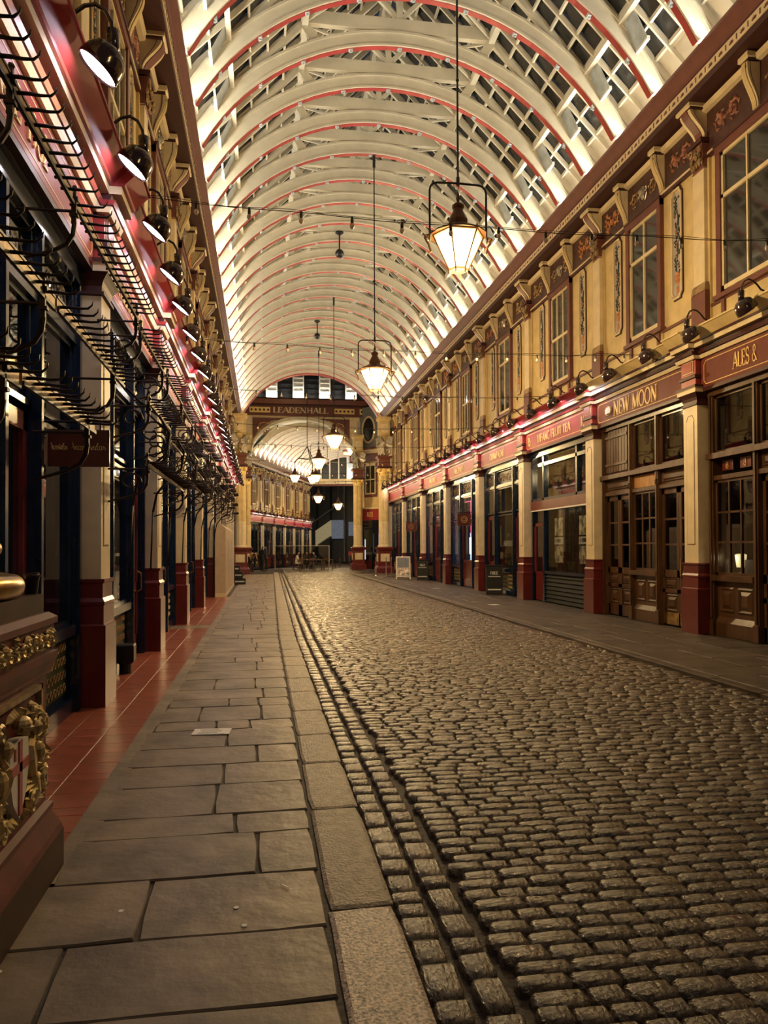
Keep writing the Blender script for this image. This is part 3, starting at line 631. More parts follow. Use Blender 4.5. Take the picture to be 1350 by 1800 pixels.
def panes(parent, s0, s1, z0, z1, nx, nz, d, bar, fm, gm='glassdark', dep=.05, frame=.05):
    b = MB(); b.use(fm)
    b.box(s0, s0 + frame, d - dep, d + dep * .6, z0, z1); b.box(s1 - frame, s1, d - dep, d + dep * .6, z0, z1)
    b.box(s0, s1, d - dep, d + dep * .6, z0, z0 + frame); b.box(s0, s1, d - dep, d + dep * .6, z1 - frame, z1)
    x0, x1, y0, y1 = s0 + frame, s1 - frame, z0 + frame, z1 - frame
    for i in range(1, nx): x = x0 + (x1 - x0) * i / nx; b.box(x - bar / 2, x + bar / 2, d - .02, d + .025, y0, y1)
    for i in range(1, nz): z = y0 + (y1 - y0) * i / nz; b.box(x0, x1, d - .02, d + .025, z - bar / 2, z + bar / 2)
    fo = b.build('window_frame', parent)
    for i in range(nx):
        for j in range(nz):
            p = MB(); p.use(gm).box(x0 + (x1 - x0) * i / nx, x0 + (x1 - x0) * (i + 1) / nx, d - .004, d + .004, y0 + (y1 - y0) * j / nz, y0 + (y1 - y0) * (j + 1) / nz); p.build('pane', fo)
    return fo
def raised(parent, s0, s1, z0, z1, d, m='wood', nm='raised_panel'):
    b = MB(); b.use(m); w_, h = s1 - s0, z1 - z0; t = min(w_, h) * .16
    V = [(s0, d, z0), (s1, d, z0), (s1, d, z1), (s0, d, z1), (s0 + t * .5, d + .02, z0 + t * .5), (s1 - t * .5, d + .02, z0 + t * .5), (s1 - t * .5, d + .02, z1 - t * .5), (s0 + t * .5, d + .02, z1 - t * .5),
         (s0 + t, d - .004, z0 + t), (s1 - t, d - .004, z0 + t), (s1 - t, d - .004, z1 - t), (s0 + t, d - .004, z1 - t), (s0 + t * 2, d + .025, z0 + t * 2), (s1 - t * 2, d + .025, z0 + t * 2), (s1 - t * 2, d + .025, z1 - t * 2), (s0 + t * 2, d + .025, z1 - t * 2)]
    b.add(V, [(k * 4 + i, k * 4 + (i + 1) % 4, k * 4 + 4 + (i + 1) % 4, k * 4 + 4 + i) for k in range(3) for i in range(4)] + [(12, 13, 14, 15)])
    return b.build(nm, parent)
def interior(parent, s0, s1, items, dark=False):
    b = MB(); b.use('interior'); D = -1.7
    b.box(s0, s1, D - .05, D, 0, 4.4); b.box(s0 - .03, s0, D, -.06, 0, 4.4); b.box(s1, s1 + .03, D, -.06, 0, 4.4); b.box(s0, s1, D, -.06, 4.38, 4.42); b.box(s0, s1, D, -.06, -.02, .01)
    b.use('wood')
    for z in (1.2, 1.7, 2.2): b.box(s0 + .3, s1 - .3, D, D + .3, z, z + .03)
    ro = b.build('shop_room', parent)
    for it in items:
        m, x0, x1, y0, z0, z1 = it; g = MB(); g.use(m).box(s0 + (s1 - s0) * x0, s0 + (s1 - s0) * x1, y0 - .02, y0, z0, z1); g.build('display', parent)
    return ro
def fret(parent, s0, s1, z0, z1, d, fm, seed, mm='reliefgold'):
    b = MB(); b.use(fm); b.box(s0, s1, d - .04, d + .04, z0, z0 + .04); b.box(s0, s1, d - .04, d + .04, z1 - .04, z1); b.box(s0, s0 + .04, d - .04, d + .04, z0, z1); b.box(s1 - .04, s1, d - .04, d + .04, z0, z1)
    b.use('black').box(s0, s1, d - .05, d - .035, z0, z1); fo = b.build('fret_frame', parent)
    g = MB(); g.use(mm); scrollwork(g, s0 + .05, s1 - .05, z0 + .05, z1 - .05, d - .01, .011, seed); g.build('fretwork', fo)
def grille(parent, s0, s1, z0, z1, d):
    b = MB(); b.use('green').box(s0, s1, d - .01, d, z0, z1); b.use('reliefgold')
    nx, nz = max(2, int((s1 - s0) / .11)), max(2, int((z1 - z0) / .11))
    for i in range(nx):
        for j in range(nz):
            cx, cz = s0 + (i + .5) * (s1 - s0) / nx, z0 + (j + .5) * (z1 - z0) / nz
            b.tube([(cx + .04 * math.cos(a * PI / 3), d + .004, cz + .04 * math.sin(a * PI / 3)) for a in range(7)], .006, 3, False)
    b.build('grille_panel', parent)
def shopfront(F, s0, s1, cols, fm, lab, ltrs=None, items=(), seed=0, gm='glass', fretm='reliefgold', far=False):
    root = thing('shopfront', lab, 'shopfront', F)
    d = .06; b = MB(); b.use(fm)
    W_ = s1 - s0; x = s0; xs = [s0]
    for fr_, t in cols: x += fr_ * W_; xs.append(x)
    b.box(s0, s1, -.06, .16, 4.22, 4.42); b.box(s0, s1, -.06, .2, 4.38, 4.44); b.box(s0, s1, -.05, .13, 3.62, 3.7)
    for i, x in enumerate(xs):
        hw = .07 if 0 < i < len(xs) - 1 else .08; xx = x + (.08 if i == 0 else (-.08 if i == len(xs) - 1 else 0))
        b.box(xx - hw, xx + hw, -.06, .12, 0, 4.24); b.box(xx - hw * .45, xx + hw * .45, .12, .16, 0, 4.24); b.box(xx - hw - .01, xx + hw + .01, -.06, .15, 0, .3)
    b.build('shop_frame', root)
    for i, (fr_, t) in enumerate(cols):
        a, e = xs[i] + .08, xs[i + 1] - .08
        if i == 0: a += .08
        if i == len(cols) - 1: e -= .08
        fret(root, a, e, 3.7, 4.22, d, fm, seed + i, fretm)
        if t == 'w':
            panes(root, a, e, 2.75, 3.62, 1, 1, d, .03, fm, gm); panes(root, a, e, .85, 2.7, 1, 1, d, .03, fm, gm)
            c = MB(); c.use(fm).box(a, e, -.04, .14, .76, .86); c.box(a, e, -.04, .12, 0, .14); c.box(a, e, -.06, .05, .1, .78); c.build('stall_riser', root)
            grille(root, a + .08, e - .08, .2, .72, .055)
        else:
            panes(root, a, e, 2.75, 3.62, 1, 1, d, .03, fm, gm)
            c = MB(); c.use('maroon' if t == 'd' else fm); hw = .1
            c.box(a, a + hw, -.02, .06, .03, 2.7); c.box(e - hw, e, -.02, .06, .03, 2.7); c.box(a, e, -.02, .06, 2.55, 2.7); c.box(a, e, -.02, .06, .03, .3); c.box(a, e, -.02, .06, .95, 1.08); c.box(a, e, 0, .03, .3, .95)
            do = c.build('door', root); g = MB(); g.use(gm).box(a + hw, e - hw, .015, .023, 1.08, 2.55); g.build('pane', do)
            g = MB(); g.use('brass').tube([(a + .05, .07, .95), (a + .05, .12, .98), (a + .05, .12, 1.22), (a + .05, .07, 1.25)], .012, 6); g.build('handle', do)
    interior(root, s0, s1, items)
    return root
def sign(F, s0, s1, words, m, lab, z0=4.46, z1=4.99, d=.262, gold='goldpaint', lines=True):
    """words: (text, start along local x counted from s1 towards -x, height, width factor)"""
    b = MB(); b.use(m).box(s0, s1, 0, d, z0, z1); o = b.build('fascia_sign', M=F); o['label'] = lab; o['category'] = 'sign'
    if lines:
        g = MB(); g.use(gold); c = .07; L_, R_, B_, T_ = s0 + .08, s1 - .08, z0 + .06, z1 - .05
        P = [(L_ + c, B_), (R_ - c, B_), (R_, B_ + c), (R_, T_ - c), (R_ - c, T_), (L_ + c, T_), (L_, T_ - c), (L_, B_ + c)]
        for i in range(8): a, e = P[i], P[(i + 1) % 8]; g.beam((a[0], d + .001, a[1]), (e[0], d + .001, e[1]), .004, .012, (0, 1, 0))
        g.build('gold_line', o)
    for t, off, h, wf in words:
        g = MB(); g.use(gold); text(g, t, s1 - off, (z0 + z1) / 2 - h / 2, d, h, wf); g.build('lettering', o)
    return o

CR = [8.3, 13.15, 17.6, 22.6, 27.5, 32.6, 37.7, 42.9, 47.8]
KR = ['wood', 'moon', 'tea', 'b', 'b', 'b', 'b', 'b']
facade(FR, CR, 6.0, 49.6, 'right', 'wall_right', KR, None)
CLY = [4.1, 8.38, 12.62, 16.85, 21.45, 26.1, 30.7, 35.3, 39.9, 44.5]
CL = [-c for c in CLY[::-1]]
facade(FL, CL, -49.6, -2.0, 'left', 'wall_left', ['b'] * 9, None)

# ---- right shopfronts
def rb(i): return CR[i] + PW + .02, CR[i + 1] - PW - .02
# NEW MOON and the first (ALES) bay: varnished dark wood
def woodbay(s0, s1, lay, lab, extra):
    root = thing('pub_front', lab, 'pub front', FR); b = MB(); b.use('wood')
    b.box(s0, s1, -.06, .16, 4.3, 4.46); b.box(s0, s1, -.06, .2, 3.16, 3.26); b.box(s0, s1, -.06, .12, 2.78, 2.86)
    for x in lay['posts']: b.box(x - .06, x + .06, -.08, .13, 0, 4.32); b.box(x - .025, x + .025, .13, .16, .3, 4.3); b.box(x - .07, x + .07, -.08, .16, 0, .28)
    b.build('pub_frame', root)
    for a, e in lay['top']: panes(root, a, e, 3.26, 4.3, 1, 1, .05, .04, 'wood', 'glassdark')
    for a, e in lay['pan']: raised(root, a + .05, e - .05, 2.9, 3.13, .06); mb_ = MB(); mb_.use('wood').box(a, e, -.05, .06, 2.86, 3.16); mb_.build('transom_board', root)
    for a, e, nx, nz in lay['win']:
        panes(root, a, e, 1.08, 2.78, nx, nz, .05, .035, 'wood', 'glassdark')
        c = MB(); c.use('wood').box(a - .05, e + .05, -.04, .17, .98, 1.08); c.box(a - .02, e + .02, -.05, .06, .28, .98); c.steps(a - .02, e + .02, -.04, .06, [(.05, 0), (.05, .24), (.02, .3), (0, .34)]); c.build('stall_riser', root)
        h = (a + e) / 2; raised(root, a + .08, h - .05, .42, .88, .062); raised(root, h + .05, e - .08, .42, .88, .062)
    for a, e, nz, kick in lay['door']:
        c = MB(); c.use('wood'); hw = .085
        c.box(a, a + hw, -.02, .05, .02, 2.78); c.box(e - hw, e, -.02, .05, .02, 2.78); c.box(a, e, -.02, .05, 2.66, 2.78); c.box(a, e, -.02, .05, .02, .26); c.box(a, e, -.02, .05, .98, 1.12); c.box(a, e, -.02, .05, .66, .74); c.box(a, e, 0, .02, .2, 1.0)
        for k in range(1, nz): z = 1.12 + (2.66 - 1.12) * k / nz; c.box(a, e, -.01, .045, z - .02, z + .02)
        do = c.build('door', root)
        for k in range(nz):
            g = MB(); g.use('glassdark').box(a + hw, e - hw, .012, .02, 1.12 + 1.54 * k / nz, 1.12 + 1.54 * (k + 1) / nz); g.build('pane', do)
        raised(do, a + hw + .01, e - hw - .01, .28, .64, .022); raised(do, a + hw + .01, e - hw - .01, .76, .96, .022)
        if kick: g = MB(); g.use('brass').box(a + .02, e - .02, .05, .056, .03, .27); g.build('kick_plate', do); g = MB(); g.use('brass').box(e - .06, e - .02, .05, .06, 1.0, 1.35); g.build('push_plate', do)
    for it in extra: it(root)
    interior(root, s0, s1, [])
    return root
s0, s1 = rb(1)
def moon_extra(root):
    g = MB(); g.use('plywood').box(14.83, 15.85, .06, .075, 2.87, 3.14); g.build('plywood_board', root, label='pale orange plywood board over the window')
    o = MB(); o.use('wood').box(16.08, s1 - .04, .05, .07, 3.3, 4.36); so = o.build('shutter', root)
    for i in range(9):
        x = 16.12 + i * .138; p = MB(); p.use('wood').steps(x, x + .118, .07, .1, [(0, 3.32), (0, 4.34)]); p.build('plank', so)
    for z in (3.5, 4.14): p = MB(); p.use('wood').box(16.1, s1 - .06, .1, .125, z - .03, z + .03); p.build('batten', so)
    for x in (14.72, 15.92):
        v = MB(); v.use('wood'); v.tube([(x, .14 + .05 * math.cos(a * .5), 2.93 + .05 * math.sin(a * .5)) for a in range(13)], .02, 5); v.box(x - .03, x + .03, .1, .15, 2.9, 3.16); v.build('console', root)
woodbay(s0, s1, dict(posts=[s0 + .06, 14.76, 15.92, s1 - .06], top=[(s0 + .12, 14.7), (14.82, 15.86)], pan=[(s0 + .12, 14.7), (15.98, s1 - .12)],
        win=[(14.82, 15.86, 3, 3)], door=[(s0 + .12, 14.05, 3, 1), (14.06, 14.7, 3, 1), (15.98, 16.6, 3, 0), (16.61, s1 - .12, 3, 0)]), 'dark varnished wooden pub front with panelled doors and small panes below the gold-lettered brown sign', [moon_extra])
s0, s1 = rb(0)
def ales_extra(root):
    for i, (x0, x1) in enumerate(((12.3, 12.62), (11.8, 12.1))):
        g = MB(); g.use('maroon').box(x0, x1, .03, .034, 2.94, 3.12); bo = g.build('number_plate', root)
        n_ = MB(); n_.use('goldpaint'); text(n_, '8', (x0 + x1) / 2 + .04, 2.97, .034, .12); n_.build('numeral', bo)
woodbay(s0, s1, dict(posts=[s0 + .06, 10.2, 11.55, 12.82], top=[(11.61, 12.76), (10.26, 11.49), (s0 + .12, 10.14)], pan=[(10.26, 11.49)],
        win=[(11.65, 12.76, 3, 3), (s0 + .12, 10.14, 3, 3)], door=[(10.26, 10.87, 3, 0), (10.88, 11.49, 3, 0)]), 'dark wooden pub front at the picture edge with a glowing table lamp in its window', [ales_extra])
# table lamp and menu holders behind that window
lt = thing('table_lamp', 'small glowing table lamp behind the small-paned pub window', 'lamp', FR @ T(12.46, -.2, 1.1))
b = MB(); b.use('brass').lathe(0, 0, [(.07, 0), (.06, .02), (.012, .04), (.012, .14)], 12); b.build('base', lt); b = MB(); b.use('shade_warm').lathe(0, 0, [(.07, .12), (.1, .34), (.06, .36)], 12); b.build('lamp_shade', lt)
point('table_lamp_light', FR @ Vector((12.46, -.05, 1.38)), 3, (1, .8, .45), .05)
for x, m in ((12.72, 'white'), (12.1, 'white')):
    b = MB(); b.use(m).steps(-.12, .12, -.01, .01, [(0, 0), (0, .26)]); o = b.build('menu_card', M=FR @ T(x, -.12, 1.1)); o['label'] = 'white card standing %s the glowing lamp in the pub window' % ('further along than' if x > 12.5 else 'nearer than'); o['category'] = 'card'
sl = MB(); sl.use('wood').box(11.6, 12.8, -.5, -.03, 1.04, 1.1); o = sl.build('window_shelf', M=FR); o['label'] = 'wooden shelf inside the small-paned pub window, carrying a glowing lamp'; o['category'] = 'shelf'
# tea shop
s0, s1 = rb(2)
root = thing('shopfront', 'blue-framed tea shop front with red band, photo posters and grey slatted shutter', 'shopfront', FR)
b = MB(); b.use('blue'); xd = 21.35
for x in (s0 + .05, 18.95, 21.35, s1 - .05): b.box(x - .05, x + .05, -.06, .1, 2.95 if x == 18.95 else 0, 4.3)
b.box(s0, s1, -.06, .14, 4.24, 4.44); b.box(s0, s1, -.06, .1, 3.95, 4.05); b.box(s0, s1, -.06, .1, 2.94, 3.02); b.box(s0, xd, -.06, .1, .82, .9)
b.build('shop_frame', root)
b = MB(); b.use('maroon').box(s0 + .02, s1 - .02, -.02, .13, 2.68, 2.94); b.use('white').box(s0 + .02, s1 - .02, -.02, .135, 2.645, 2.68); b.build('red_band', root)
for a, e, z0, z1 in ((s0 + .1, 18.9, 3.02, 3.95), (19.0, 21.3, 3.02, 3.95), (21.4, s1 - .1, 3.02, 3.95), (s0 + .1, 18.9, 4.05, 4.24), (19.0, 21.3, 4.05, 4.24), (21.4, s1 - .1, 4.05, 4.24), (s0 + .1, 21.3, .9, 2.66)):
    g = MB(); g.use('glass').box(a, e, .02, .03, z0, z1); g.build('pane', root)
b = MB(); b.use('slatgrey').box(s0 + .02, xd, -.05, .02, 0, .84); sb_ = b.build('shutter_box', root)
for i in range(7): z = .02 + i * .115; b = MB(); b.use('slatgrey').prism([(.02, z), (.07, z + .01), (.03, z + .105), (.02, z + .105)], s0 + .03, xd - .02, 'x'); b.build('slat', sb_)
b = MB(); b.use('maroon'); a, e = xd + .08, s1 - .12; b.box(a, a + .1, -.02, .06, .02, 2.3); b.box(e - .1, e, -.02, .06, .02, 2.3); b.box(a, e, -.02, .06, 2.2, 2.3); b.box(a, e, -.02, .06, .02, .85)
do = b.build('door', root); b = MB(); b.use('glass').box(a + .1, e - .1, .01, .02, .85, 2.2); b.build('pane', do)
b = MB(); b.use('glass').box(a, e, .01, .02, 2.32, 2.64); b.build('pane', root)
b = MB(); b.use('rust')
for i in range(30): x = s0 + .2 + i * .095; b.box(x, x + .015, -.1, -.085, .9, 2.6)
b.build('curtain_rods', root, kind='stuff')
for x, z0, z1, m in ((18.45, 1.2, 1.85, 0), (18.45, 1.95, 2.4, 0), (20.5, 1.2, 1.85, 0), (20.5, 1.95, 2.4, 0), (18.45, 1.62, 1.84, 1), (20.5, 1.62, 1.84, 1)):
    pass
for x, nr in ((18.75, 'nearer'), (20.45, 'further')):
    for z0, z1, w_, m, lb in ((1.15, 1.62, .62, 'poster', 'lower'), (1.9, 2.4, .6, 'poster', 'upper')):
        g = MB(); g.use(m).box(-w_ / 2, w_ / 2, 0, .006, z0, z1)
        o = g.build('poster', M=FR @ T(x, -.02, 0)); o['label'] = '%s drinks poster of the %s pair in the tea shop window' % (lb, nr); o['category'] = 'poster'
    g = MB(); g.use('white').box(-.32, .32, 0, .008, 1.66, 1.86); o = g.build('window_card', M=FR @ T(x, -.02, 0)); o['label'] = 'white lettered card between the %s two posters in the tea shop window' % nr; o['category'] = 'sign'
    g = MB(); g.use('brownred'); g.tube([(.2 + .04 * math.cos(a), .01, 1.76 + .04 * math.sin(a)) for a in [i * .7 for i in range(10)]], .006, 4); text(g, 'TSAT', .1, 1.72, .008, .09); g.build('lettering', o)
interior(root, s0, s1, [('warmlit', .1, .4, -1.5, 3.9, 4.1), ('warmlit', .6, .75, -1.5, 3.3, 3.5)])
point('shop_fill_light', FR @ Vector((19.5, -.9, 3.9)), 20, (1, .75, .4), .15)  # fill light added inside the tea shop so its posters show
# blue shopfronts
IT = {3: [('posterdark', .05, .5, -.5, .9, 1.9)], 4: [('neonpink', .62, .64, -.3, 2.0, 3.5), ('screenblue', .66, .9, -.6, 1.0, 2.2), ('screenwhite', .7, .85, -.5, 1.3, 2.0), ('neonpink', .62, .9, -.3, 3.48, 3.5)],
      5: [('neonpink', .3, .5, -.9, 1.2, 3.3), ('screenwhite', .55, .8, -.8, 1.5, 2.4)], 6: [('screenwhite', .4, .6, -.9, 1.2, 2.0)], 7: [('warmlit', .3, .7, -1, 2, 2.5)]}
COLS = {3: [(.25, 'd'), (.45, 'w'), (.3, 'd')], 4: [(.25, 'd'), (.4, 'd'), (.35, 'w')], 5: [(.3, 'w'), (.35, 'd'), (.35, 'w')], 6: [(.35, 'w'), (.3, 'd'), (.35, 'w')], 7: [(.35, 'w'), (.3, 'd'), (.35, 'w')]}
LB = {3: 'blue-framed wine shop front with dark lettered window and red doors', 4: 'blue-framed shopfront glowing blue and pink, beyond the dark wine shop window', 5: 'blue-framed shopfront lit pink inside, beside the small black paper box', 6: 'blue-framed shopfront behind the pavement board', 7: 'blue-framed shopfront next to the crossing column, right side'}
for i in range(3, 8):
    s0, s1 = rb(i); shopfront(FR, s0, s1, COLS[i], 'blue', LB[i], items=IT[i], seed=i * 5)
point('shop_fill_light', FR @ Vector((30.8, -.7, 3.2)), 12, (.5, .65, 1), .15); point('shop_fill_light', FR @ Vector((35.0, -.8, 3.0)), 12, (1, .25, .35), .15)
s0, s1 = rb(3)
b = MB(); b.use('black').box(24.0, 25.8, -.03, -.015, .87, 2.68); o = b.build('window_film', M=FR); o['label'] = 'black lettered window film in the wine shop'; o['category'] = 'sign'
g = MB(); g.use('white'); text(g, 'AMATHUS', 25.45, 1.62, -.015, .19, 1.0); g.tube([(24.9 + .05 * math.cos(a * .6), -.01, 2.0 + .05 * math.sin(a * .6)) for a in range(11)], .008, 4); g.build('lettering', o)
# fascia signs on the right
sign(FR, *rb(0), [('ALES & WINES', .18 if False else 1.02 + 0.0, .27, .8)][:0] + [], 'fasciabrown', 'brown fascia sign with gold capitals cut by the picture edge')
g = MB(); g.use('goldpaint'); text(g, 'ALES &', 11.92, 4.6, .262, .27, .62); g.build('lettering', bpy.data.objects[[o.name for o in bpy.data.objects if o.name.startswith('fascia_sign')][-1]])
so = sign(FR, *rb(1), [('NEW MOON', .95 - 0, .32, .72)][:0], 'fasciabrown', 'brown fascia sign reading NEW MOON in gold')
g = MB(); g.use('goldpaint'); text(g, 'NEW MOON', 16.42, 4.56, .262, .33, .9); g.build('lettering', so)
g = MB(); g.use('white').box(16.52, 16.78, .262, .3, 4.66, 4.8); g.use('goldpaint'); g.tube([(16.65 + .15 * math.cos(a * .5), .3, 4.72 + .1 * math.sin(a * .5)) for a in range(13)], .01, 4); g.build('emblem', so)
so = sign(FR, *rb(2), [], 'fasciared', 'red fascia sign reading YIFANG FRUIT TEA between two numbers 16')
g = MB(); g.use('goldpaint'); text(g, 'YIFANG FRUIT TEA', 21.35, 4.61, .262, .24, .98); g.build('lettering', so)
for x in (18.25, 22.15): g = MB(); g.use('goldpaint'); text(g, '16', x, 4.6, .262, .27, .9); g.build('lettering', so)
for i, t, x, h in ((3, 'CHAMPAGNE', 26.1, .24), (4, 'FINE SPIRITS', 31.2, .24), (5, 'FINE WINES', 36.0, .24)):
    so = sign(FR, *rb(i), [], 'fasciared', 'red fascia sign reading %s' % t); g = MB(); g.use('goldpaint'); text(g, t, x, 4.61, .262, h, .95); g.build('lettering', so)
for i in (6, 7): sign(FR, *rb(i), [], 'fasciared', 'plain red fascia sign with gold line, %s crossing' % ('last before the' if i == 7 else 'last but one before the'))
# ---- left shopfronts
def lbay(i): return CL[i] + PW + .02, CL[i + 1] - PW - .02
for i in range(9):
    s0, s1 = lbay(i); k = 8 - i
    shopfront(FL, s0, s1, [(.3, 'd'), (.4, 'w'), (.3, 'w')] if k % 2 else [(.38, 'w'), (.24, 'd'), (.38, 'w')], 'blue', 'dark blue shopfront in the %s bay of the left row, counted from the column pedestal' % ORD[k], items=[('warmlit', .3, .5, -1.6, 2.9, 3.3)] if k > 1 else [('screenwhite', .8, .9, -1.2, 1.2, 1.5)], seed=40 + i, fretm='silver')
    t = {0: 'CHEESE SINCE 1982', 1: 'AUX MERVEILLEUX', 2: 'DE FRED'}.get(k)
    so = sign(FL, s0, s1, [], 'fasciared', {0: 'lit red fascia sign ending in SINCE 1982', 1: 'lit red fascia sign reading MERVEILLEUX'}.get(k, 'lit red fascia sign over the %s bay of the left row' % ORD[k]))
    if k == 0: g = MB(); g.use('goldpaint'); text(g, '1982', -5.85, 4.58, .262, .26, .95); text(g, 'SINCE', -4.92, 4.58, .262, .26, .95); g.build('lettering', so)
    if k == 1: g = MB(); g.use('goldpaint'); text(g, 'AUX MERVEILLEUX', -8.95, 4.6, .262, .25, .9); g.build('lettering', so)

# ---- swan-neck lamps
k = 0
ys_r = [10.85, 12.4, 13.95, 15.6, 17.1, 18.85, 20.5, 22.2] + [23.9 + 1.65 * i for i in range(15)]
for i, y in enumerate(ys_r):
    lit = y > 17.0
    lamp(FR, y, lit, '%s swan-neck lamp from the viewer along the right fascia, %s' % (ORD[i], 'lit' if lit else 'unlit'), k, 'swan-neck lamps over the right shops'); k += 1
ys_l = [6.06, 7.6, 9.12, 10.6, 12.0] + [13.5 + 1.5 * i for i in range(22)]
for i, y in enumerate(ys_l):
    lamp(FL, -y, True, '%s swan-neck lamp from the viewer along the left fascia, lit white' % ORD[i], k, 'swan-neck lamps over the left shops'); k += 1
lamp(FL, -4.55, True, 'lit swan-neck lamp at the upper picture edge over the left fascia', k, 'swan-neck lamps over the left shops')

# ------------------------------------------------------------------ roof vault.  local: x across (0 = middle), y along, z up
def ring_arc(mb, r0, r1, y0, y1, zc, a0=-70, a1=70, n=28):
    vs = []
    for i in range(n + 1):
        a = math.radians(a0 + (a1 - a0) * i / n); s, c = math.sin(a), math.cos(a)
        vs += [(r0 * s, y0, zc + r0 * c), (r1 * s, y0, zc + r1 * c), (r1 * s, y1, zc + r1 * c), (r0 * s, y1, zc + r0 * c)]
    fs = [(i * 4 + j, i * 4 + (j + 1) % 4, i * 4 + 4 + (j + 1) % 4, i * 4 + 4 + j) for i in range(n) for j in range(4)] + [(0, 1, 2, 3), tuple(n * 4 + j for j in (3, 2, 1, 0))]
    mb.add(vs, fs)
def vault(F, ribs, lab, nm, ridge=15.6, zc=7.97, rad=5.0, near_y=20, skip=0, slope_end=5.25):
    B = MB(); B.use('roofcream')   # root: ridge beam + eaves boards
    y0, y1 = ribs[0] - .3, ribs[-1] + .3
    B.box(-.09, .09, y0, y1, ridge - .45, ridge - .1)
    for sx in (-1, 1):
        B.box(sx * 2.15 - .07, sx * 2.15 + .07, y0, y1, ridge - 2.35, ridge - 2.15)
        B.box(sx * 3.75 - .05, sx * 3.75 + .05, y0, y1, ridge - 3.92, ridge - 3.78)
    root = B.build(nm, M=F, kind='structure'); root['label'] = lab; root['category'] = 'roof'
    rb_ = MB(); rb_.use('roofcream'); A_ = math.degrees(math.asin(4.38 / rad)); ring_arc(rb_, rad + .03, rad + .33, -.07, .07, zc, -A_, A_); ring_arc(rb_, rad, rad + .05, -.1, -.058, zc, -A_, A_); ring_arc(rb_, rad + .29, rad + .34, -.1, .1, zc, -A_, A_); RIB = rb_.mesh('roof_rib')
    rr_ = MB(); rr_.use('ribred'); ring_arc(rr_, rad - .012, rad + .04, -.06, .07, zc, -A_, A_); RED = rr_.mesh('red_moulding')
    bl = MB(); bl.use('ventglass')
    for i in range(-4, 5):
        a = math.radians(i * 13.0); x, z = rad * math.sin(a), zc + rad * math.cos(a)
        bl.box(x - .05, x + .05, -.05, .05, z - .035, z + .03); bl.box(x - .02, x + .02, -.02, .02, z - .07, z)
    BOLT = bl.mesh('bolt_row')
    tr = MB(); tr.use('roofcream'); cz = ridge - 2.15
    tr.box(-2.25, 2.25, -.07, .07, cz - .14, cz + .16); TIE = tr.mesh('collar_beam')
    st = MB(); st.use('roofcream'); st.box(-.07, .07, -.06, .06, cz, ridge - .2)
    for sx in (-1, 1):
        st.beam((sx * .05, 0, cz + .2), (sx * .95, 0, ridge - 1.05), .09, .09); st.beam((sx * 1.75, 0, zc + rad * .93 + .1), (sx * 2.25, 0, ridge - 2.2), .11, .2)
        st.beam((sx * 2.2, 0, cz - .05), (sx * 1.6, 0, ridge - 1.65), .09, .09)
        st.beam((sx * 2.1, .1, cz - .1), (sx * 1.2, .8, cz + .12), .05, .06); st.beam((sx * 2.1, -.1, cz - .1), (sx * 1.2, -.8, cz + .12), .05, .06)
    STR = st.mesh('king_post')
    ra = MB(); ra.use('roofcream')
    for sx in (-1, 1): ra.beam((sx * slope_end, 0, ridge - slope_end - .08), (0, 0, ridge - .08), .1, .17)
    RAF = ra.mesh('rafter')
    ra2 = MB(); ra2.use('roofcream')
    for sx in (-1, 1): ra2.beam((sx * slope_end, 0, ridge - slope_end - .05), (0, 0, ridge - .05), .045, .11)
    RAF2 = ra2.mesh('rafter')
    st_ = ribs[1] - ribs[0]
    for i, y in enumerate(ribs):
        r_ = link('roof_rib', RIB, root, T(0, y, 0)); link('red_moulding', RED, r_); link('bolt_row', BOLT, r_)
        if i >= skip: link('collar_beam', TIE, root, T(0, y, 0)); link('king_post', STR, root, T(0, y, 0))
        link('rafter', RAF, root, T(0, y, 0))
        if i < len(ribs) - 1:
            for k in (1, 2): link('rafter', RAF2, root, T(0, y + st_ * k / 3, 0))
    # glazing: overlapped panes between rafters; boards near the eaves
    farg = MB(); bars = MB(); bars.use('roofcream'); farb = MB(); cw = st_ / 3
    ps = .44; k = 2 ** -.5
    def pane_pts(sx, u0, u1, ya, yb):
        zz = lambda u: ridge - u
        return [(sx * u0, ya, zz(u0) + .0), (sx * u0, yb, zz(u0) + .0), (sx * u1, yb, zz(u1) + .13), (sx * u1, ya, zz(u1) + .13)]
    def addpane(b, sx, u0, u1, ya, yb):
        P = pane_pts(sx, u0, u1, ya, yb); o = .012
        b.add(P + [(x, y, z + o) for x, y, z in P], [(0, 1, 2, 3), (7, 6, 5, 4), (0, 4, 5, 1), (1, 5, 6, 2), (2, 6, 7, 3), (3, 7, 4, 0)])
    cnt = 0
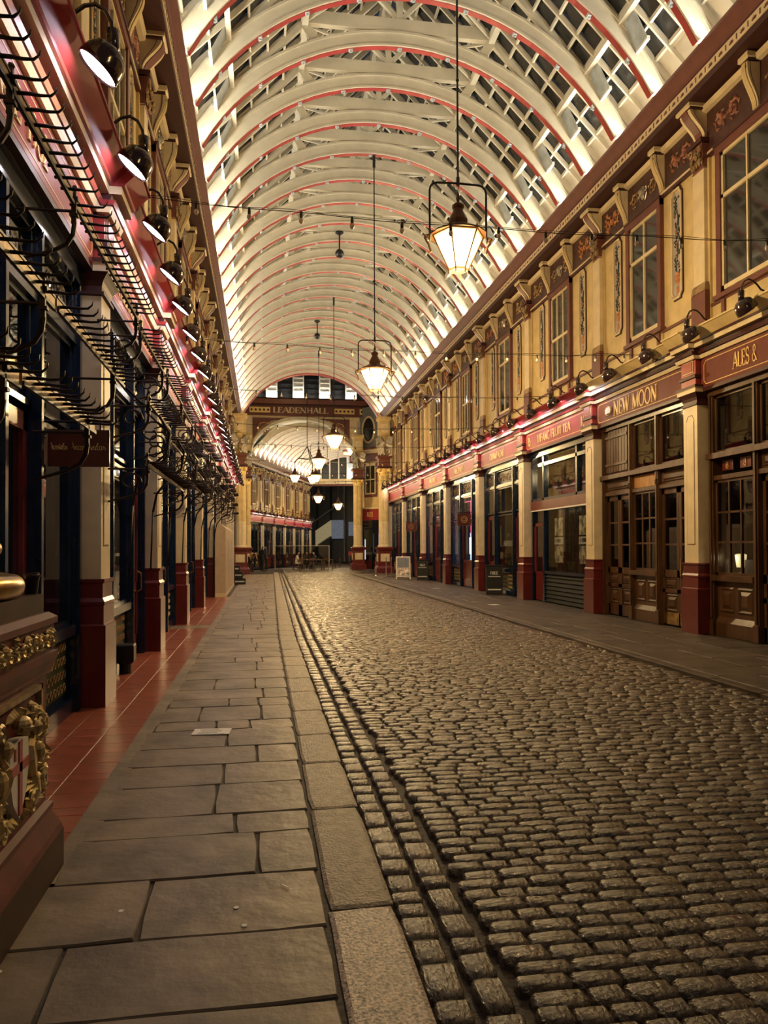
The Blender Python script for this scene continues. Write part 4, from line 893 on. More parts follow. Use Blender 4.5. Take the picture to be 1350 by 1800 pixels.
    for i, y in enumerate(ribs[:-1]):
        for sx in (-1, 1):
            for c in range(3):
                ya, yb = y + cw * c, y + cw * (c + 1)
                for j in range(11):
                    u0 = .3 + j * .38; u1 = u0 + .4
                    if ya > 11.5 and ya < near_y and j > 1 and cnt < 290:
                        b = MB(); b.use('roofglass'); addpane(b, sx, u1, u0, ya + .03, yb - .03); b.build('glass_pane', root, recalc=False); cnt += 1
                    else: farg.use('roofglass'); addpane(farg, sx, u1, u0, ya + .03, yb - .03)
                    bars.box(min(sx * (u1 - .03), sx * (u1 + .02)), max(sx * (u1 - .03), sx * (u1 + .02)), ya, yb, ridge - u1 - .05, ridge - u1 + .03)
                for j in range(7):   # eaves boards
                    u0 = 4.48 + j * .11; u1 = u0 + .105
                    farb.use('roofcream'); P = [(sx * u0, ya, ridge - u0 + .02), (sx * u0, yb, ridge - u0 + .02), (sx * u1, yb, ridge - u1 + .0), (sx * u1, ya, ridge - u1 + .0)]
                    farb.add(P + [(x, yy, z + .05) for x, yy, z in P], [(0, 1, 2, 3), (7, 6, 5, 4), (0, 4, 5, 1), (1, 5, 6, 2), (2, 6, 7, 3), (3, 7, 4, 0)])
            # tilted hopper vent in the bay beside the rib
            v = MB(); v.use('ventglass'); ya, yb = y + cw * 2 + .02, y + cw * 3 - .06
            u0, u1 = 3.72, 4.2; z0, z1 = ridge - u0 - .02, ridge - u1 - .2
            xa, xb = sx * u0, sx * (u1 - .14)
            v.add([(xa, ya, z0), (xa, yb, z0), (xb, yb, z1), (xb, ya, z1), (xa, ya, z0 + .02), (xa, yb, z0 + .02), (xb, yb, z1 + .02), (xb, ya, z1 + .02)], [(3, 2, 1, 0), (4, 5, 6, 7), (0, 1, 5, 4), (1, 2, 6, 5), (2, 3, 7, 6), (3, 0, 4, 7)])
            vo = v.build('roof_vent', root, recalc=False)
            g = MB(); g.use('white').box(min(xb, xb + sx * .06), max(xb, xb + sx * .06), ya, yb, z1 - .05, z1 + .02); g.build('vent_bar', vo)
    if farg.v: farg.build('glass_panes', root, kind='stuff', recalc=False)
    bars.build('glazing_bars', root, kind='stuff', recalc=False)
    farb.build('eaves_boards', root, kind='stuff', recalc=False)
    return root
RIBS = [17.1 + 1.6 * k for k in range(-8, 21)]
vault(T(3.1, 0, 0), RIBS, 'cream ribbed glass roof over the whole arcade', 'roof')
# big end arch of the main vault
b = MB(); b.use('roofcream'); ring_arc(b, 4.84, 5.5, -.25, .25, 7.97, -66, 66, 36); b.use('ribred'); ring_arc(b, 4.8, 4.84, -.26, .26, 7.97, -66, 66, 36)
o = b.build('end_arch', M=T(3.1, 49.6, 0), kind='structure'); o['label'] = 'wide cream arch closing the main roof at the crossing'; o['category'] = 'arch'
for sx, X in ((-1, -1.95), (1, 8.3)):
    b = MB(); b.use('roofcream').box(X - .3, X + .05, 3.5, 49.6, 9.9, 10.6); o = b.build('trim_%d' % (1 if sx < 0 else 2), kind='structure'); o['label'] = 'parapet behind the %s cornice' % ('left' if sx < 0 else 'right'); o['category'] = 'trim'

# ------------------------------------------------------------------ lanterns
def lantern_parts(root, dz=0.0, sc=1.0, M=None, hoop=True):
    """hexagonal copper lantern, origin at the middle of its glass top"""
    if not hasattr(lantern_parts, 'm'):
        hx = lambda r, z, j: (r * math.cos(PI / 3 * j), r * math.sin(PI / 3 * j), z)
        gl = []
        for j in range(6):
            b = MB(); b.use('lanternglow'); P = [hx(.41, -.02, j), hx(.41, -.02, j + 1), hx(.15, -.54, j + 1), hx(.15, -.54, j)]
            c = [(x * .96, y * .96, z) for x, y, z in P]; b.add(P + c, [(0, 1, 2, 3), (7, 6, 5, 4), (0, 4, 5, 1), (1, 5, 6, 2), (2, 6, 7, 3), (3, 7, 4, 0)]); gl.append(b.mesh('glass_pane'))
        f = MB(); f.use('lanternmetal')
        for j in range(6):
            f.tube([hx(.43, 0, j), hx(.16, -.56, j)], .014, 5); f.tube([hx(.43, 0, j), hx(.43, 0, j + 1)], .018, 5); f.tube([hx(.16, -.56, j), hx(.16, -.56, j + 1)], .016, 5); f.tube([hx(.43, 0, j), hx(.43, .07, j)], .012, 4)
            f.tube([hx(.16, -.58, j), hx(.16, -.64, j)], .01, 4)
        f.lathe(0, 0, [(.16, -.58), (.165, -.55), (.1, -.54)], 6); fm_ = f.mesh('cage')
        t = MB(); t.use('lanternmetal').lathe(0, 0, [(.47, .0), (.46, .03), (.2, .16), (.16, .19), (.16, .26), (.13, .33), (.09, .4), (.08, .45), (.1, .47), (.1, .51), (.05, .55), (.02, .57), (.035, .63), (.02, .7), (.003, .76)], 12); tm_ = t.mesh('lantern_roof', smooth=False)
        h = MB(); h.use('black'); pts = [(-.48, 0, -.1)] + [(-.48, 0, z) for z in (.2, .5, .74)] + [(-.48 + .13 * (1 - math.cos(a)), 0, .74 + .13 * math.sin(a)) for a in (PI / 6, PI / 3, PI / 2)] + [(0, 0, .88)]
        pts = pts + [(-x, 0, z) for x, _, z in pts[-2::-1]]; h.tube(pts, .018, 6); hm_ = h.mesh('hoop', smooth=True)
        s = MB(); s.use('lanternmetal')
        for sx in (-1, 1): s.tube([(sx * .5, 0, .0), (sx * .56, 0, -.02), (sx * .54, 0, -.1), (sx * .5, 0, -.16), (sx * .46, 0, -.28), (sx * .5, 0, -.3)], .018, 5); s.tube([(p[0], 0, p[2]) for p in spiral(sx * .53, -.05, 0, .06, 1, sx)], .012, 4)
        sm_ = s.mesh('scroll')
        lantern_parts.m = (gl, fm_, tm_, hm_, sm_)
    gl, fm_, tm_, hm_, sm_ = lantern_parts.m; S = Matrix.Diagonal((sc, sc, sc, 1)); MM = (M or Matrix()) @ S
    c = link('cage', fm_, root, MM)
    for g in gl: link('glass_pane', g, c)
    link('lantern_roof', tm_, root, MM)
    if hoop: link('hoop', hm_, root, MM); link('scroll', sm_, root, MM)
LN = [(12.3, 6.74, 'largest hanging lantern, nearest, on a long rod'), (21.9, 6.7, 'second hanging lantern along the arcade'), (34.7, 6.65, 'third hanging lantern along the arcade'), (44.3, 6.7, 'fourth hanging lantern, just before the crossing'), (2.7, 6.95, 'hanging lantern over the near end of the road, above the picture')]
for y, z, lb in LN:
    root = thing('hanging_lantern', lb + ', glowing yellow', 'lantern', T(3.2, y, z), group='hexagonal hanging lanterns')
    lantern_parts(root)
    top = 13.35 - z; b = MB(); b.use('black').tube([(0, 0, .86), (0, 0, top)], .018, 6); b.tube([(0, 0, .84), (0, 0, .98)], .03, 6); b.tube([(0, 0, top - .75), (0, 0, top)], .045, 6); b.ball((0, 0, 2.6), .03); b.build('hanging_rod', root)
    b = MB(); b.use('black').tube([(-.08, 0, .85), (-.05, 0, .78), (0, 0, .76), (.02, 0, .84)], .006, 4); b.build('cable_loop', root)
    point('lantern_light', (3.2, y, z - .95), 330 if y > 5 else 40, (1, .7, .33), .16)
    point('lantern_light', (3.2, y, z - .2), 60, (1, .7, .33), .3) if False else None
# black ball cameras hung from the roof
for y, z, lb in ((27.5, 12.2, 'nearer black ball camera on a short pole under the roof ribs'), (39.0, 12.35, 'further black ball camera on a short pole under the roof ribs')):
    root = thing('dome_camera', lb, 'camera', T(2.75, y, z)); b = MB(); b.use('black').ball((0, 0, 0), .16, n=12, m=8); b.build('dome', root, smooth=True); b = MB(); b.use('black').tube([(0, 0, .1), (0, 0, .75)], .03, 6); b.lathe(0, 0, [(.03, .66), (.15, .74), (.15, .78)], 10); b.build('pole', root)

# ------------------------------------------------------------------ string lights
BU = MB(); BU.use('bulb').ball((0, 0, -.1), .028, .028, .035, 8, 6); BUM = BU.mesh('bulb', smooth=True)
SK = MB(); SK.use('black').lathe(0, 0, [(.018, -.07), (.02, -.03), (.012, .01)], 7); SKM = SK.mesh('socket')
for k, (y, z) in enumerate(((9.0, 5.62), (14.2, 5.42), (18.9, 5.5), (23.8, 5.45), (28.7, 5.5), (33.6, 5.45), (38.5, 5.45), (43.4, 5.45))):
    root = thing('string_light', '%s string of unlit globe bulbs crossing the arcade, counted from the viewer' % ORD[k], 'string lights', T(0, y, z), group='strings of globe bulbs')
    f = lambda x: -.14 * (1 - ((x - 3.1) / 4.9) ** 2) + .01 * math.sin(x * 3)
    b = MB(); b.use('black').tube([(-1.8 + i * .35, 0, f(-1.8 + i * .35)) for i in range(29)], .006, 3, False); b.tube([(-1.8 + i * .7, .01, f(-1.8 + i * .7) + .035 * abs(math.sin(i * 1.7))) for i in range(15)], .004, 3, False); b.build('wire', root)
    for i in range(16):
        x = -1.35 + i * .6; s_ = link('socket', SKM, root, T(x, 0, f(x))); link('bulb', BUM, s_)

# ------------------------------------------------------------------ iron meat-hook rails on the left wall
HK = MB(); HK.use('iron').tube([(0, -.05, 0), (0, .06, .0), (0, .12, -.006), (0, .17, -.004), (0, .195, .018), (0, .2, .045)], [.011, .011, .009, .008, .006, .003], 5); HKM = HK.mesh('hook', smooth=True)
def rack(y0, y1, z, proj, lab, arm=1, step=.155, spots=None):
    """rail along the street at distance proj in front of the wall plane"""
    root = thing('meat_hook_rail', lab, 'hook rail', T(-1.95, y0, z), group='iron meat-hook rails on the left shopfronts')
    L = y1 - y0; Mx = Matrix(((0, 1, 0, 0), (1, 0, 0, 0), (0, 0, 1, 0), (0, 0, 0, 1)))  # local x->Y, y->X
    b = MB(); b.use('rust').box(proj - .012, proj + .0, 0, L, -.05, .03); b.use('iron').box(proj, proj + .012, 0, L, -.055, -.03); b.box(proj - .02, proj + .006, 0, L, .03, .045); b.build('rail', root)
    n = int(L / step)
    for i in range(n): link('hook', HKM, root, T(proj, .08 + i * step, R.uniform(-.004, .004)) @ Matrix.Rotation(-PI / 2 + PI / 2 + R.uniform(-.05, .05), 4, 'Z') @ Matrix(((0, 1, 0, 0), (1, 0, 0, 0), (0, 0, 1, 0), (0, 0, 0, 1))))
    nb = max(2, int(L / 2.4) + 1)
    for y in ([p - y0 for p in spots] if spots else [.06 + (L - .12) * i / (nb - 1) for i in range(nb)]):
        b = MB(); b.use('iron')
        b.box(proj - .02, proj + .012, y - .014, y + .014, -.17, .07); b.box(proj - .03, proj + .025, y - .022, y + .022, -.12, -.1); b.box(proj - .03, proj + .025, y - .022, y + .022, -.01, .015); b.ball((proj, y, .08), .02, .02, .02, 6, 4)
        b.tube([(proj, y, -.08), (.3, y, -.08)], .011, 5)
        if arm: b.tube([(proj, y, -.16), (proj - .01, y, -.24), (proj - .05, y, -.31), (proj - .14, y, -.36), (.28, y, -.44)], [.017, .017, .016, .014, .011], 6)
        if arm == 2: b.tube([(p[0], y, p[2]) for p in spiral(proj - .18, -.22, 0, .12, 1.1, 1)], .012, 5)
        b.build('bracket', root)
    return root
ri = 0
RK = [(3.55, 5.45, 3.99, .68), (5.5, 8.2, 3.99, .68), (3.3, 5.0, 3.12, .68), (5.05, 7.4, 3.14, .68), (3.4, 4.3, 2.5, .68), (4.35, 6.15, 2.53, .68)]
for y0 in (8.3, 12.6, 16.9, 21.5, 26.2, 30.8):
    RK += [(y0 + .15, y0 + 2.1, 3.95 + R.uniform(-.1, .05), .66), (y0 + 2.2, y0 + 4.1, 3.9, .7), (y0 + .2, y0 + 2.2, 3.3 + R.uniform(-.1, .1), .74), (y0 + 2.3, y0 + 4.2, 3.1, .7)]
RK += [(8.4, 12.2, 2.52, .74), (13.2, 16.6, 2.75, .72)]
for y0, y1, z, p in RK:
    ri += 1
    rack(y0, y1, z, p, spots={1: [4.15], 2: [5.5, 8.1], 3: [4.75], 4: [6.9], 5: [4.05], 6: [5.9]}.get(ri), arm=2 if y0 > 8 else 1, lab='%s iron hook rail on the left wall, %s' % ('%s' % ORD[ri - 1], 'high beside the fascia' if z > 3.7 else ('at mid height' if z > 2.9 else 'the low row')))
# S-curved iron brackets running down the pilasters
for k, y in enumerate((9.3, 11.0, 13.0, 15.2, 17.5, 19.6, 22.3, 25.0)):
    b = MB(); b.use('iron'); pts = [(-1.5, y, 2.1), (-1.45, y, 2.35), (-1.3, y, 2.55), (-1.12, y, 2.7), (-1.08, y, 2.95), (-1.2, y, 3.15), (-1.4, y, 3.3), (-1.6, y, 3.5)]
    b.tube(pts, .017, 6); b.tube([(-1.5, y, 2.1), (-1.52, y, 1.6), (-1.53, y, 1.3)], .012, 5); b.tube([(p[0] - 1.28, y, p[2] + 2.95) for p in spiral(0, 0, 0, .16, 1.2, 1)], .012, 5)
    o = b.build('scroll_bracket', smooth=True); o['label'] = '%s S-curved iron bracket on the left wall, beyond the hanging sign' % ORD[k]; o['category'] = 'bracket'; o['group'] = 'S-curved brackets'
# string of small bulbs along the racks in the second bay
# hanging sign
hs = thing('hanging_sign', 'dark red hanging sign with gold script beside the first left pilaster', 'sign', T(0, 7.0, 0))
b = MB(); b.use('posterdark').box(-1.83, -1.32, -.02, .02, 2.31, 2.63); b.build('board', hs)
g = MB(); g.use('goldpaint')
def script(b, x0, z0, w_, h, y, seed):
    q = random.Random(seed); pts = []
    n = 60
    for i in range(n): t = i / (n - 1); pts.append((x0 + w_ * t + .01 * math.sin(i * 1.9), y, z0 + h * (.35 + .3 * math.sin(i * 1.05)) + (h * .5 if i in (2, 3, 22, 23, 30, 44, 45) else 0)))
    b.tube(pts, .0022, 3)
script(g, -1.8, 2.45, .13, .06, -.022, 1); script(g, -1.63, 2.45, .28, .06, -.022, 2); g.build('lettering', hs)
b = MB(); b.use('iron').tube([(-1.6, 0, 2.7), (-1.3, 0, 2.7)], .012, 5)
for x in (-1.75, -1.4): b.tube([(x, 0, 2.63), (x, 0, 2.7)], .006, 4)
b.tube([(-1.95, 0, 2.7), (-1.6, 0, 2.7)], .012, 5); b.build('hanger', hs)
for x, y, lb in ((7.42, 27.9, 'red square hanging sign beside the wine shop'), (7.4, 38.2, 'red square hanging sign further down the right row')):
    hs = thing('hanging_sign', lb, 'sign', T(0, y, 0)); b = MB(); b.use('posterdark').box(x - .25, x + .27, -.02, .02, 2.4, 2.85); b.build('board', hs)
    g = MB(); g.use('goldpaint'); g.tube([(x + .12 * math.cos(a * .52), -.023, 2.63 + .12 * math.sin(a * .52)) for a in range(13)], .006, 4); g.tube([(x + .06 * math.cos(a * .52), -.023, 2.63 + .06 * math.sin(a * .52)) for a in range(13)], .005, 4); g.build('emblem', hs)
    b = MB(); b.use('iron').tube([(x - .27, 0, 2.9), (x + .6, 0, 2.9)], .014, 5); b.build('hanger', hs)
# small floodlight box on the tiles
bx = thing('bollard_light', 'small black box light standing on the red tiles', 'light', T(-1.74, 10.25, 0)); b = MB(); b.use('black').lathe(0, 0, [(.075, 0), (.075, .12), (.09, .13), (.09, .15)], 14); b.build('base', bx); b = MB(); b.use('black').steps(-.11, .11, -.09, .09, [(0, .15), (.01, .17), (.01, .36), (0, .375)]); b.build('housing', bx)

# ------------------------------------------------------------------ column pedestal in the left foreground
mat('pedred', (0.12, 0.02, 0.016), 0.5, var=0.25, spec=.35); mat('pedbrown', (0.05, 0.018, 0.012), 0.55, var=0.3, spec=.3)
pd = thing('column_pedestal', 'red column pedestal with gilded frieze and shield in the left foreground', 'pedestal', T(0, 0, 0))
b = MB(); b.use('pedbrown').steps(-2.32, -1.07, 2.85, 4.06, [(.07, 0), (.07, .19)]); b.use('pedred').steps(-2.32, -1.07, 2.85, 4.06, [(.068, .19), (.06, .22), (.02, .3), (.03, .31), (.03, .335), (.0, .35)]); b.build('base', pd)
b = MB(); b.use('pedred').steps(-2.32, -1.07, 2.85, 4.06, [(0, .34), (0, .99)])
# sunk panel frame on the street face
for y0, y1, z0, z1 in ((2.98, 3.94, .40, .425), (2.98, 3.94, .925, .95), (2.98, 3.005, .40, .95), (3.915, 3.94, .40, .95)): b.use('reliefgold').box(-1.075, -1.05, y0, y1, z0, z1)
b.build('die', pd)
b = MB(); b.use('pedred').steps(-2.32, -1.07, 2.85, 4.06, [(0, .975), (.02, .985), (.02, 1.0), (.03, 1.02), (.045, 1.06), (.045, 1.09), (.03, 1.095), (.03, 1.225), (.045, 1.23), (.045, 1.26), (.01, 1.285)]); b.use('pedbrown').steps(-2.32, -1.07, 2.85, 4.06, [(-.01, 1.28), (-.01, 1.375)]); b.build('cornice', pd)
def relief_x(nm, x, fn, parent, m):  # build in xz-plane then stand it on the +X face: local x -> Y
    b = MB(); b.use(m); fn(b); b.v = [(x + (v[1]), v[0], v[2]) for v in b.v]; return b.build(nm, parent, smooth=False)
def fz(b):
    scrollwork(b, 2.86, 4.05, 1.105, 1.215, .012, .009, 21, True, 16)
    q = random.Random(2)
    for i in range(90): b.leaf((q.uniform(2.87, 4.05), q.uniform(1.11, 1.21)), q.uniform(.03, .06), .02, q.uniform(0, 6), .004, .018)
relief_x('gilded_frieze', -1.038, fz, pd, 'gold')
def shieldf(b):
    q = random.Random(5)
    for sx in (-1, 1):
        b.tube([(3.46 + sx * (.21 + .05 * math.sin(i * .9)), .025, .45 + i * .045) for i in range(9)], [.02, .035, .03, .022, .035, .04, .03, .02, .012], 7)
        for i in range(95):
            z = q.uniform(.44, .9); x = q.uniform(.15, .44)
            if x > .3 and z > .84: continue
            b.leaf((3.46 + sx * x, z), q.uniform(.05, .1), q.uniform(.022, .04), q.uniform(0, 6), q.uniform(.0, .03), .03)
        for c in ((.27, .53), (.34, .66), (.2, .46), (.38, .52), (.3, .78), (.22, .86), (.39, .78)): b.tube([(p[0], .035, p[2]) for p in spiral(3.46 + sx * c[0], c[1], 0, .05, 1.3, sx, q.uniform(0, 6))], .011, 5)
        b.ball((3.46 + sx * .2, .05, .8), .035, .03, .035); b.ball((3.46 + sx * .25, .045, .68), .04, .03, .05)
    for i in range(9): b.leaf((3.46 + (i - 4) * .045, .45), .09, .035, PI / 2 + (i - 4) * .3, .01, .04)
    b.ball((3.46, .05, .855), .05, .04, .04, 10, 7); b.tube([(3.41, .06, .845), (3.46, .09, .84), (3.51, .06, .845)], .012, 5)
    for i in range(7): b.leaf((3.46 + (i - 3) * .03, .9), .07, .025, PI / 2 + (i - 3) * .35, .02, .03)
relief_x('gilded_supporters', -1.055, shieldf, pd, 'gold')
SPts = [(3.46 + a, .66 + c) for a, c in ((-.12, .12), (0, .14), (.12, .12), (.13, .0), (.08, -.12), (0, -.2), (-.08, -.12), (-.13, 0))]
relief_x('shield', -1.06, lambda b: b.prism(SPts, 0, .045, 'y'), pd, 'white')
relief_x('red_cross', -1.015, lambda b: (b.box(3.44, 3.48, 0, .006, .48, .79), b.box(3.34, 3.58, 0, .006, .66, .7), b.box(3.385, 3.4, 0, .006, .72, .77)), pd, 'ribred')
cb = thing('gilded_column', 'gilded ringed column foot standing on the left pedestal', 'column', T(-1.645, 3.57, 1.375))
b = MB(); b.use('brass').lathe(0, 0, [(.54, 0)] + [(.54 + .055 * math.cos(a), .055 + .055 * math.sin(a)) for a in [(-PI / 2 + PI * i / 8) for i in range(9)]] + [(.48, .12), (.43, .16), (.43, .18)] + [(.45 + .05 * math.cos(a), .225 + .045 * math.sin(a)) for a in [(-PI / 2 + PI * i / 8) for i in range(9)]] + [(.4, .28), (.38, .3)], 48); b.build('base_rings', cb, smooth=True)
b = MB(); b.use('cream')
vs = [];
N_ = 60
for z in (.3, 9.0): vs += [((.37 - (.018 if i % 3 == 0 else 0)) * math.cos(2 * PI * i / N_), (.37 - (.018 if i % 3 == 0 else 0)) * math.sin(2 * PI * i / N_), z) for i in range(N_)]
b.add(vs, [(i, (i + 1) % N_, (i + 1) % N_ + N_, i + N_) for i in range(N_)] + [list(range(N_))[::-1]]); b.build('fluted_shaft', cb)
cu = thing('coffee_cup', 'black takeaway coffee cup on the pedestal edge', 'cup', T(-1.135, 4.04, 1.375)); b = MB(); b.use('black').lathe(0, 0, [(.028, 0), (.04, .085)], 20); b.build('cup', cu, smooth=False); b = MB(); b.use('lampshade').lathe(0, 0, [(.043, .083), (.044, .095), (.038, .098), (.036, .107)], 20); b.build('lid', cu)

# ------------------------------------------------------------------ street furniture on the right and left
ab = thing('pavement_board', 'white pavement A-board with printed poster on the right pavement', 'sign board', T(6.95, 38.0, 0) @ RZ(-.12))
for sy, nm in ((-1, 'front_leaf'), (1, 'back_leaf')):
    b = MB(); b.use('silver')
    for x0, x1, z0, z1 in ((-.36, -.32, 0, 1.15), (.32, .36, 0, 1.15), (-.36, .36, 1.11, 1.15), (-.36, .36, .1, .14)): b.box(x0, x1, -.015, .015, z0, z1)
    b.use('panelgrey').box(-.32, .32, -.01, .01, .14, 1.11); lf = b.build(nm, ab, M=T(0, sy * .2, 0) @ Matrix.Rotation(sy * .16, 4, 'X'))
    if sy < 0:
        g = MB(); g.use('poster').box(-.29, .29, -.014, -.011, .2, .55); g.build('poster', lf); g = MB(); g.use('bluegrey'); g.box(-.29, .29, -.014, -.011, .6, 1.07); g.build('poster_top', lf)
def paperbox(x, y, a, lab):
    r_ = thing('newspaper_box', lab, 'newspaper box', T(x, y, 0) @ RZ(a)); b = MB(); b.use('black').steps(-.27, .27, -.2, .2, [(0, 0), (0, .86), (.01, .87), (.01, .95)]); b.build('case', r_)
    b = MB(); b.use('slatgrey').steps(-.29, .29, -.22, .22, [(0, .95), (.02, .97), (.02, .99)]); b.build('top', r_)
    g = MB(); g.use('white')
    b2 = MB(); text(g, 'FREE', .13, .68, .2, .1, .95); g.v = [(-v[0], -v[1], v[2]) for v in g.v]
    g.box(-.2, .2, -.206, -.2, .6, .625); g.box(-.22, .22, -.206, -.2, .16, .2); g.build('lettering', r_)
    return r_
paperbox(7.65, 24.9, -.25, 'black newspaper box lettered free beside the wine shop door'); paperbox(7.66, 36.6, -.25, 'small far black newspaper box behind the pavement board')
for i, (x, y) in enumerate(((6.5, 40.6), (6.9, 41.3), (7.1, 39.6), (6.3, 43.0), (7.0, 43.6))):
    r_ = thing('barrier_post', '%s slim metal barrier post beside the pavement board' % ORD[i], 'post', T(x, y, 0), group='slim barrier posts'); b = MB(); b.use('lampshade').lathe(0, 0, [(.16, 0), (.15, .03), (.02, .05)], 12); b.build('foot', r_); b = MB(); b.use('silver').lathe(0, 0, [(.02, .04), (.02, .98), (.035, 1.0), (.03, 1.04)], 8); b.build('post', r_)
ho = thing('hoarding_box', 'tall pale timber hoarding box against the left pilasters', 'hoarding', T(0, 0, 0))
b = MB(); b.use('hoarding').prism([(-1.54, 0), (-1.2, 0), (-1.2, 2.25), (-1.42, 2.42), (-1.54, 2.42)], 25.6, 33.0, 'y'); b.build('case', ho)
b = MB(); b.use('panelgrey')
for y0 in (27.3, 30.2): b.box(-1.2, -1.193, y0, y0 + 1.2, .7, 1.9)
b.build('notice', ho); b = MB(); b.use('cream').box(-1.54, -1.19, 25.56, 33.04, 0, .12); b.build('plinth', ho)
st = thing('display_step', 'small black stepped stand beyond the hoarding', 'stand', T(-1.0, 34.5, 0)); b = MB(); b.use('black')
for i in range(3): b.box(-.25, .25 - i * .12, -.3, .3, i * .28, i * .28 + .26)
b.build('shelf_stack', st); g = MB(); g.use('white')
for i in range(3): g.box(-.2, .2 - i * .12, -.305, -.3, i * .28 + .1, i * .28 + .16)
g.build('label_strip', st)

# ------------------------------------------------------------------ the crossing
def giant_column(x, y, lab, dragon=True, sc=1.0):
    r_ = thing('giant_column', lab, 'column', T(x, y, 0))
    b = MB(); b.use('maroon').steps(-.42, .42, -.42, .42, [(.13, 0), (.13, .3), (.06, .42), (0, .46), (0, 1.4), (.08, 1.44), (.1, 1.58), (.02, 1.62)]); b.use('cream')
    for a in range(4):
        c_, s_ = round(math.cos(a * PI / 2)), round(math.sin(a * PI / 2)); b.box(min(.42 * c_, .44 * c_) - .28 * abs(s_), max(.42 * c_, .44 * c_) + .28 * abs(s_), min(.42 * s_, .44 * s_) - .28 * abs(c_), max(.42 * s_, .44 * s_) + .28 * abs(c_), .72, 1.2)
    b.use('ribred').lathe(0, 0, [(.5, .9), (.3, .92), (.3, 1.1)], 4, a0=PI / 4); b.build('pedestal', r_)
    b = MB(); b.use('cream').lathe(0, 0, [(.4, 1.62), (.4, 1.7), (.34, 1.75)], 20); nf = 48
    def fl(z0, z1, m):
        b.use(m); vs = []
        for z in (z0, z1): vs += [((.33 - (.03 if i % 2 else 0)) * math.cos(2 * PI * i / nf), (.33 - (.03 if i % 2 else 0)) * math.sin(2 * PI * i / nf), z) for i in range(nf)]
        b.add(vs, [(i, (i + 1) % nf, (i + 1) % nf + nf, i + nf) for i in range(nf)])
    fl(1.75, 3.2, 'cream'); fl(3.2, 6.1, 'buff'); b.build('fluted_shaft', r_)
    b = MB(); b.use('goldpaint').lathe(0, 0, [(.34, 6.08), (.36, 6.12), (.34, 6.15), (.36, 6.35), (.44, 6.5)], 16)
    for a in range(4):
        c_, s_ = math.cos(a * PI / 2 + PI / 4) * .42, math.sin(a * PI / 2 + PI / 4) * .42; b.ball((c_, s_, 6.42), .13, .13, .12)
    b.use('darkmaroon').steps(-.42, .42, -.42, .42, [(0, 6.52), (.04, 6.56), (.04, 6.66)]); b.use('brownred').steps(-.36, .36, -.36, .36, [(0, 6.66), (0, 7.1), (.1, 7.2), (.1, 7.3)]); b.build('capital', r_)
    b = MB(); b.use('buff').steps(-.34, .34, -.34, .34, [(0, 8.6), (0, 9.5), (.08, 9.6), (.08, 9.75)]); b.use('cream').box(-.22, .22, -.36, -.34, 8.75, 9.3); b.build('entablature_block', r_)
    b = MB(); b.use('buff').box(-.2, .3, -.1, .34, 7.3, 8.6); b.build('pier', r_)
    return r_
def dragon(x, y, z, rot, lab):
    r_ = thing('dragon_statue', lab, 'statue', T(x, y, z) @ RZ(rot)); b = MB(); b.use('silver')
    b.tube([(0, .1, 0), (.05, .05, .25), (0, -.02, .55), (-.02, -.1, .8), (.02, -.16, 1.0)], [.14, .2, .22, .15, .1], 9); b.ball((.03, -.26, 1.08), .1, .17, .1, 8, 6); b.ball((.03, -.42, 1.05), .05, .09, .05)
    for sx in (-1, 1):
        b.tube([(sx * .12, -.02, .25), (sx * .2, -.2, .18), (sx * .18, -.22, 0)], [.1, .08, .06], 7); b.tube([(sx * .12, -.1, .75), (sx * .25, -.32, .7), (sx * .22, -.42, .85)], [.08, .06, .04], 6); b.tube([(sx * .05, -.2, 1.15), (sx * .08, -.12, 1.28)], [.03, .01], 5)
    b.build('body', r_, smooth=True)
    for sx in (-1, 1):
        w_ = MB(); w_.use('silver'); P = [(sx * .1, .08, .8), (sx * .35, .2, 1.25), (sx * .6, .28, 1.1), (sx * .52, .25, .85), (sx * .58, .25, .6), (sx * .4, .2, .5), (sx * .3, .15, .35)]
        w_.add(P + [(a, c + .03, e) for a, c, e in P], [(0, 1, 2), (0, 2, 3), (0, 3, 4), (0, 4, 5), (0, 5, 6), (9, 8, 7), (10, 9, 7), (11, 10, 7), (12, 11, 7), (13, 12, 7)] + [(i, i + 1, i + 8, i + 7) for i in range(6)])
        w_.build('wing', r_)
    t = MB(); t.use('silver').tube([(0, .15, .1), (.15, .35, .05), (.35, .4, .2), (.38, .35, .5), (.28, .3, .6)], [.1, .07, .05, .04, .01], 6); t.build('tail', r_, smooth=True)
    s_ = MB(); s_.use('silver').prism([(-.2, .1), (.2, .1), (.2, .5), (0, .62), (-.2, .5)], -.34, -.3, 'y'); s_.build('shield', r_)
GC = [(7.5, 47.6, 'giant fluted column at the near right corner of the crossing', 0), (-1.35, 47.6, 'giant fluted column at the near left corner of the crossing', 1), (6.85, 55.6, 'giant fluted column at the far right side of the crossing', 2), (-1.2, 55.6, 'giant fluted column at the far left side of the crossing', 3)]
for x, y, lb, i in GC:
    giant_column(x, y, lb); dragon(x - .1 if x > 0 else x + .1, y - .3, 7.3, (-.5 if x > 0 else .5), 'silver winged dragon statue on the %s column of the crossing' % ('near right', 'near left', 'far right', 'far left')[i])
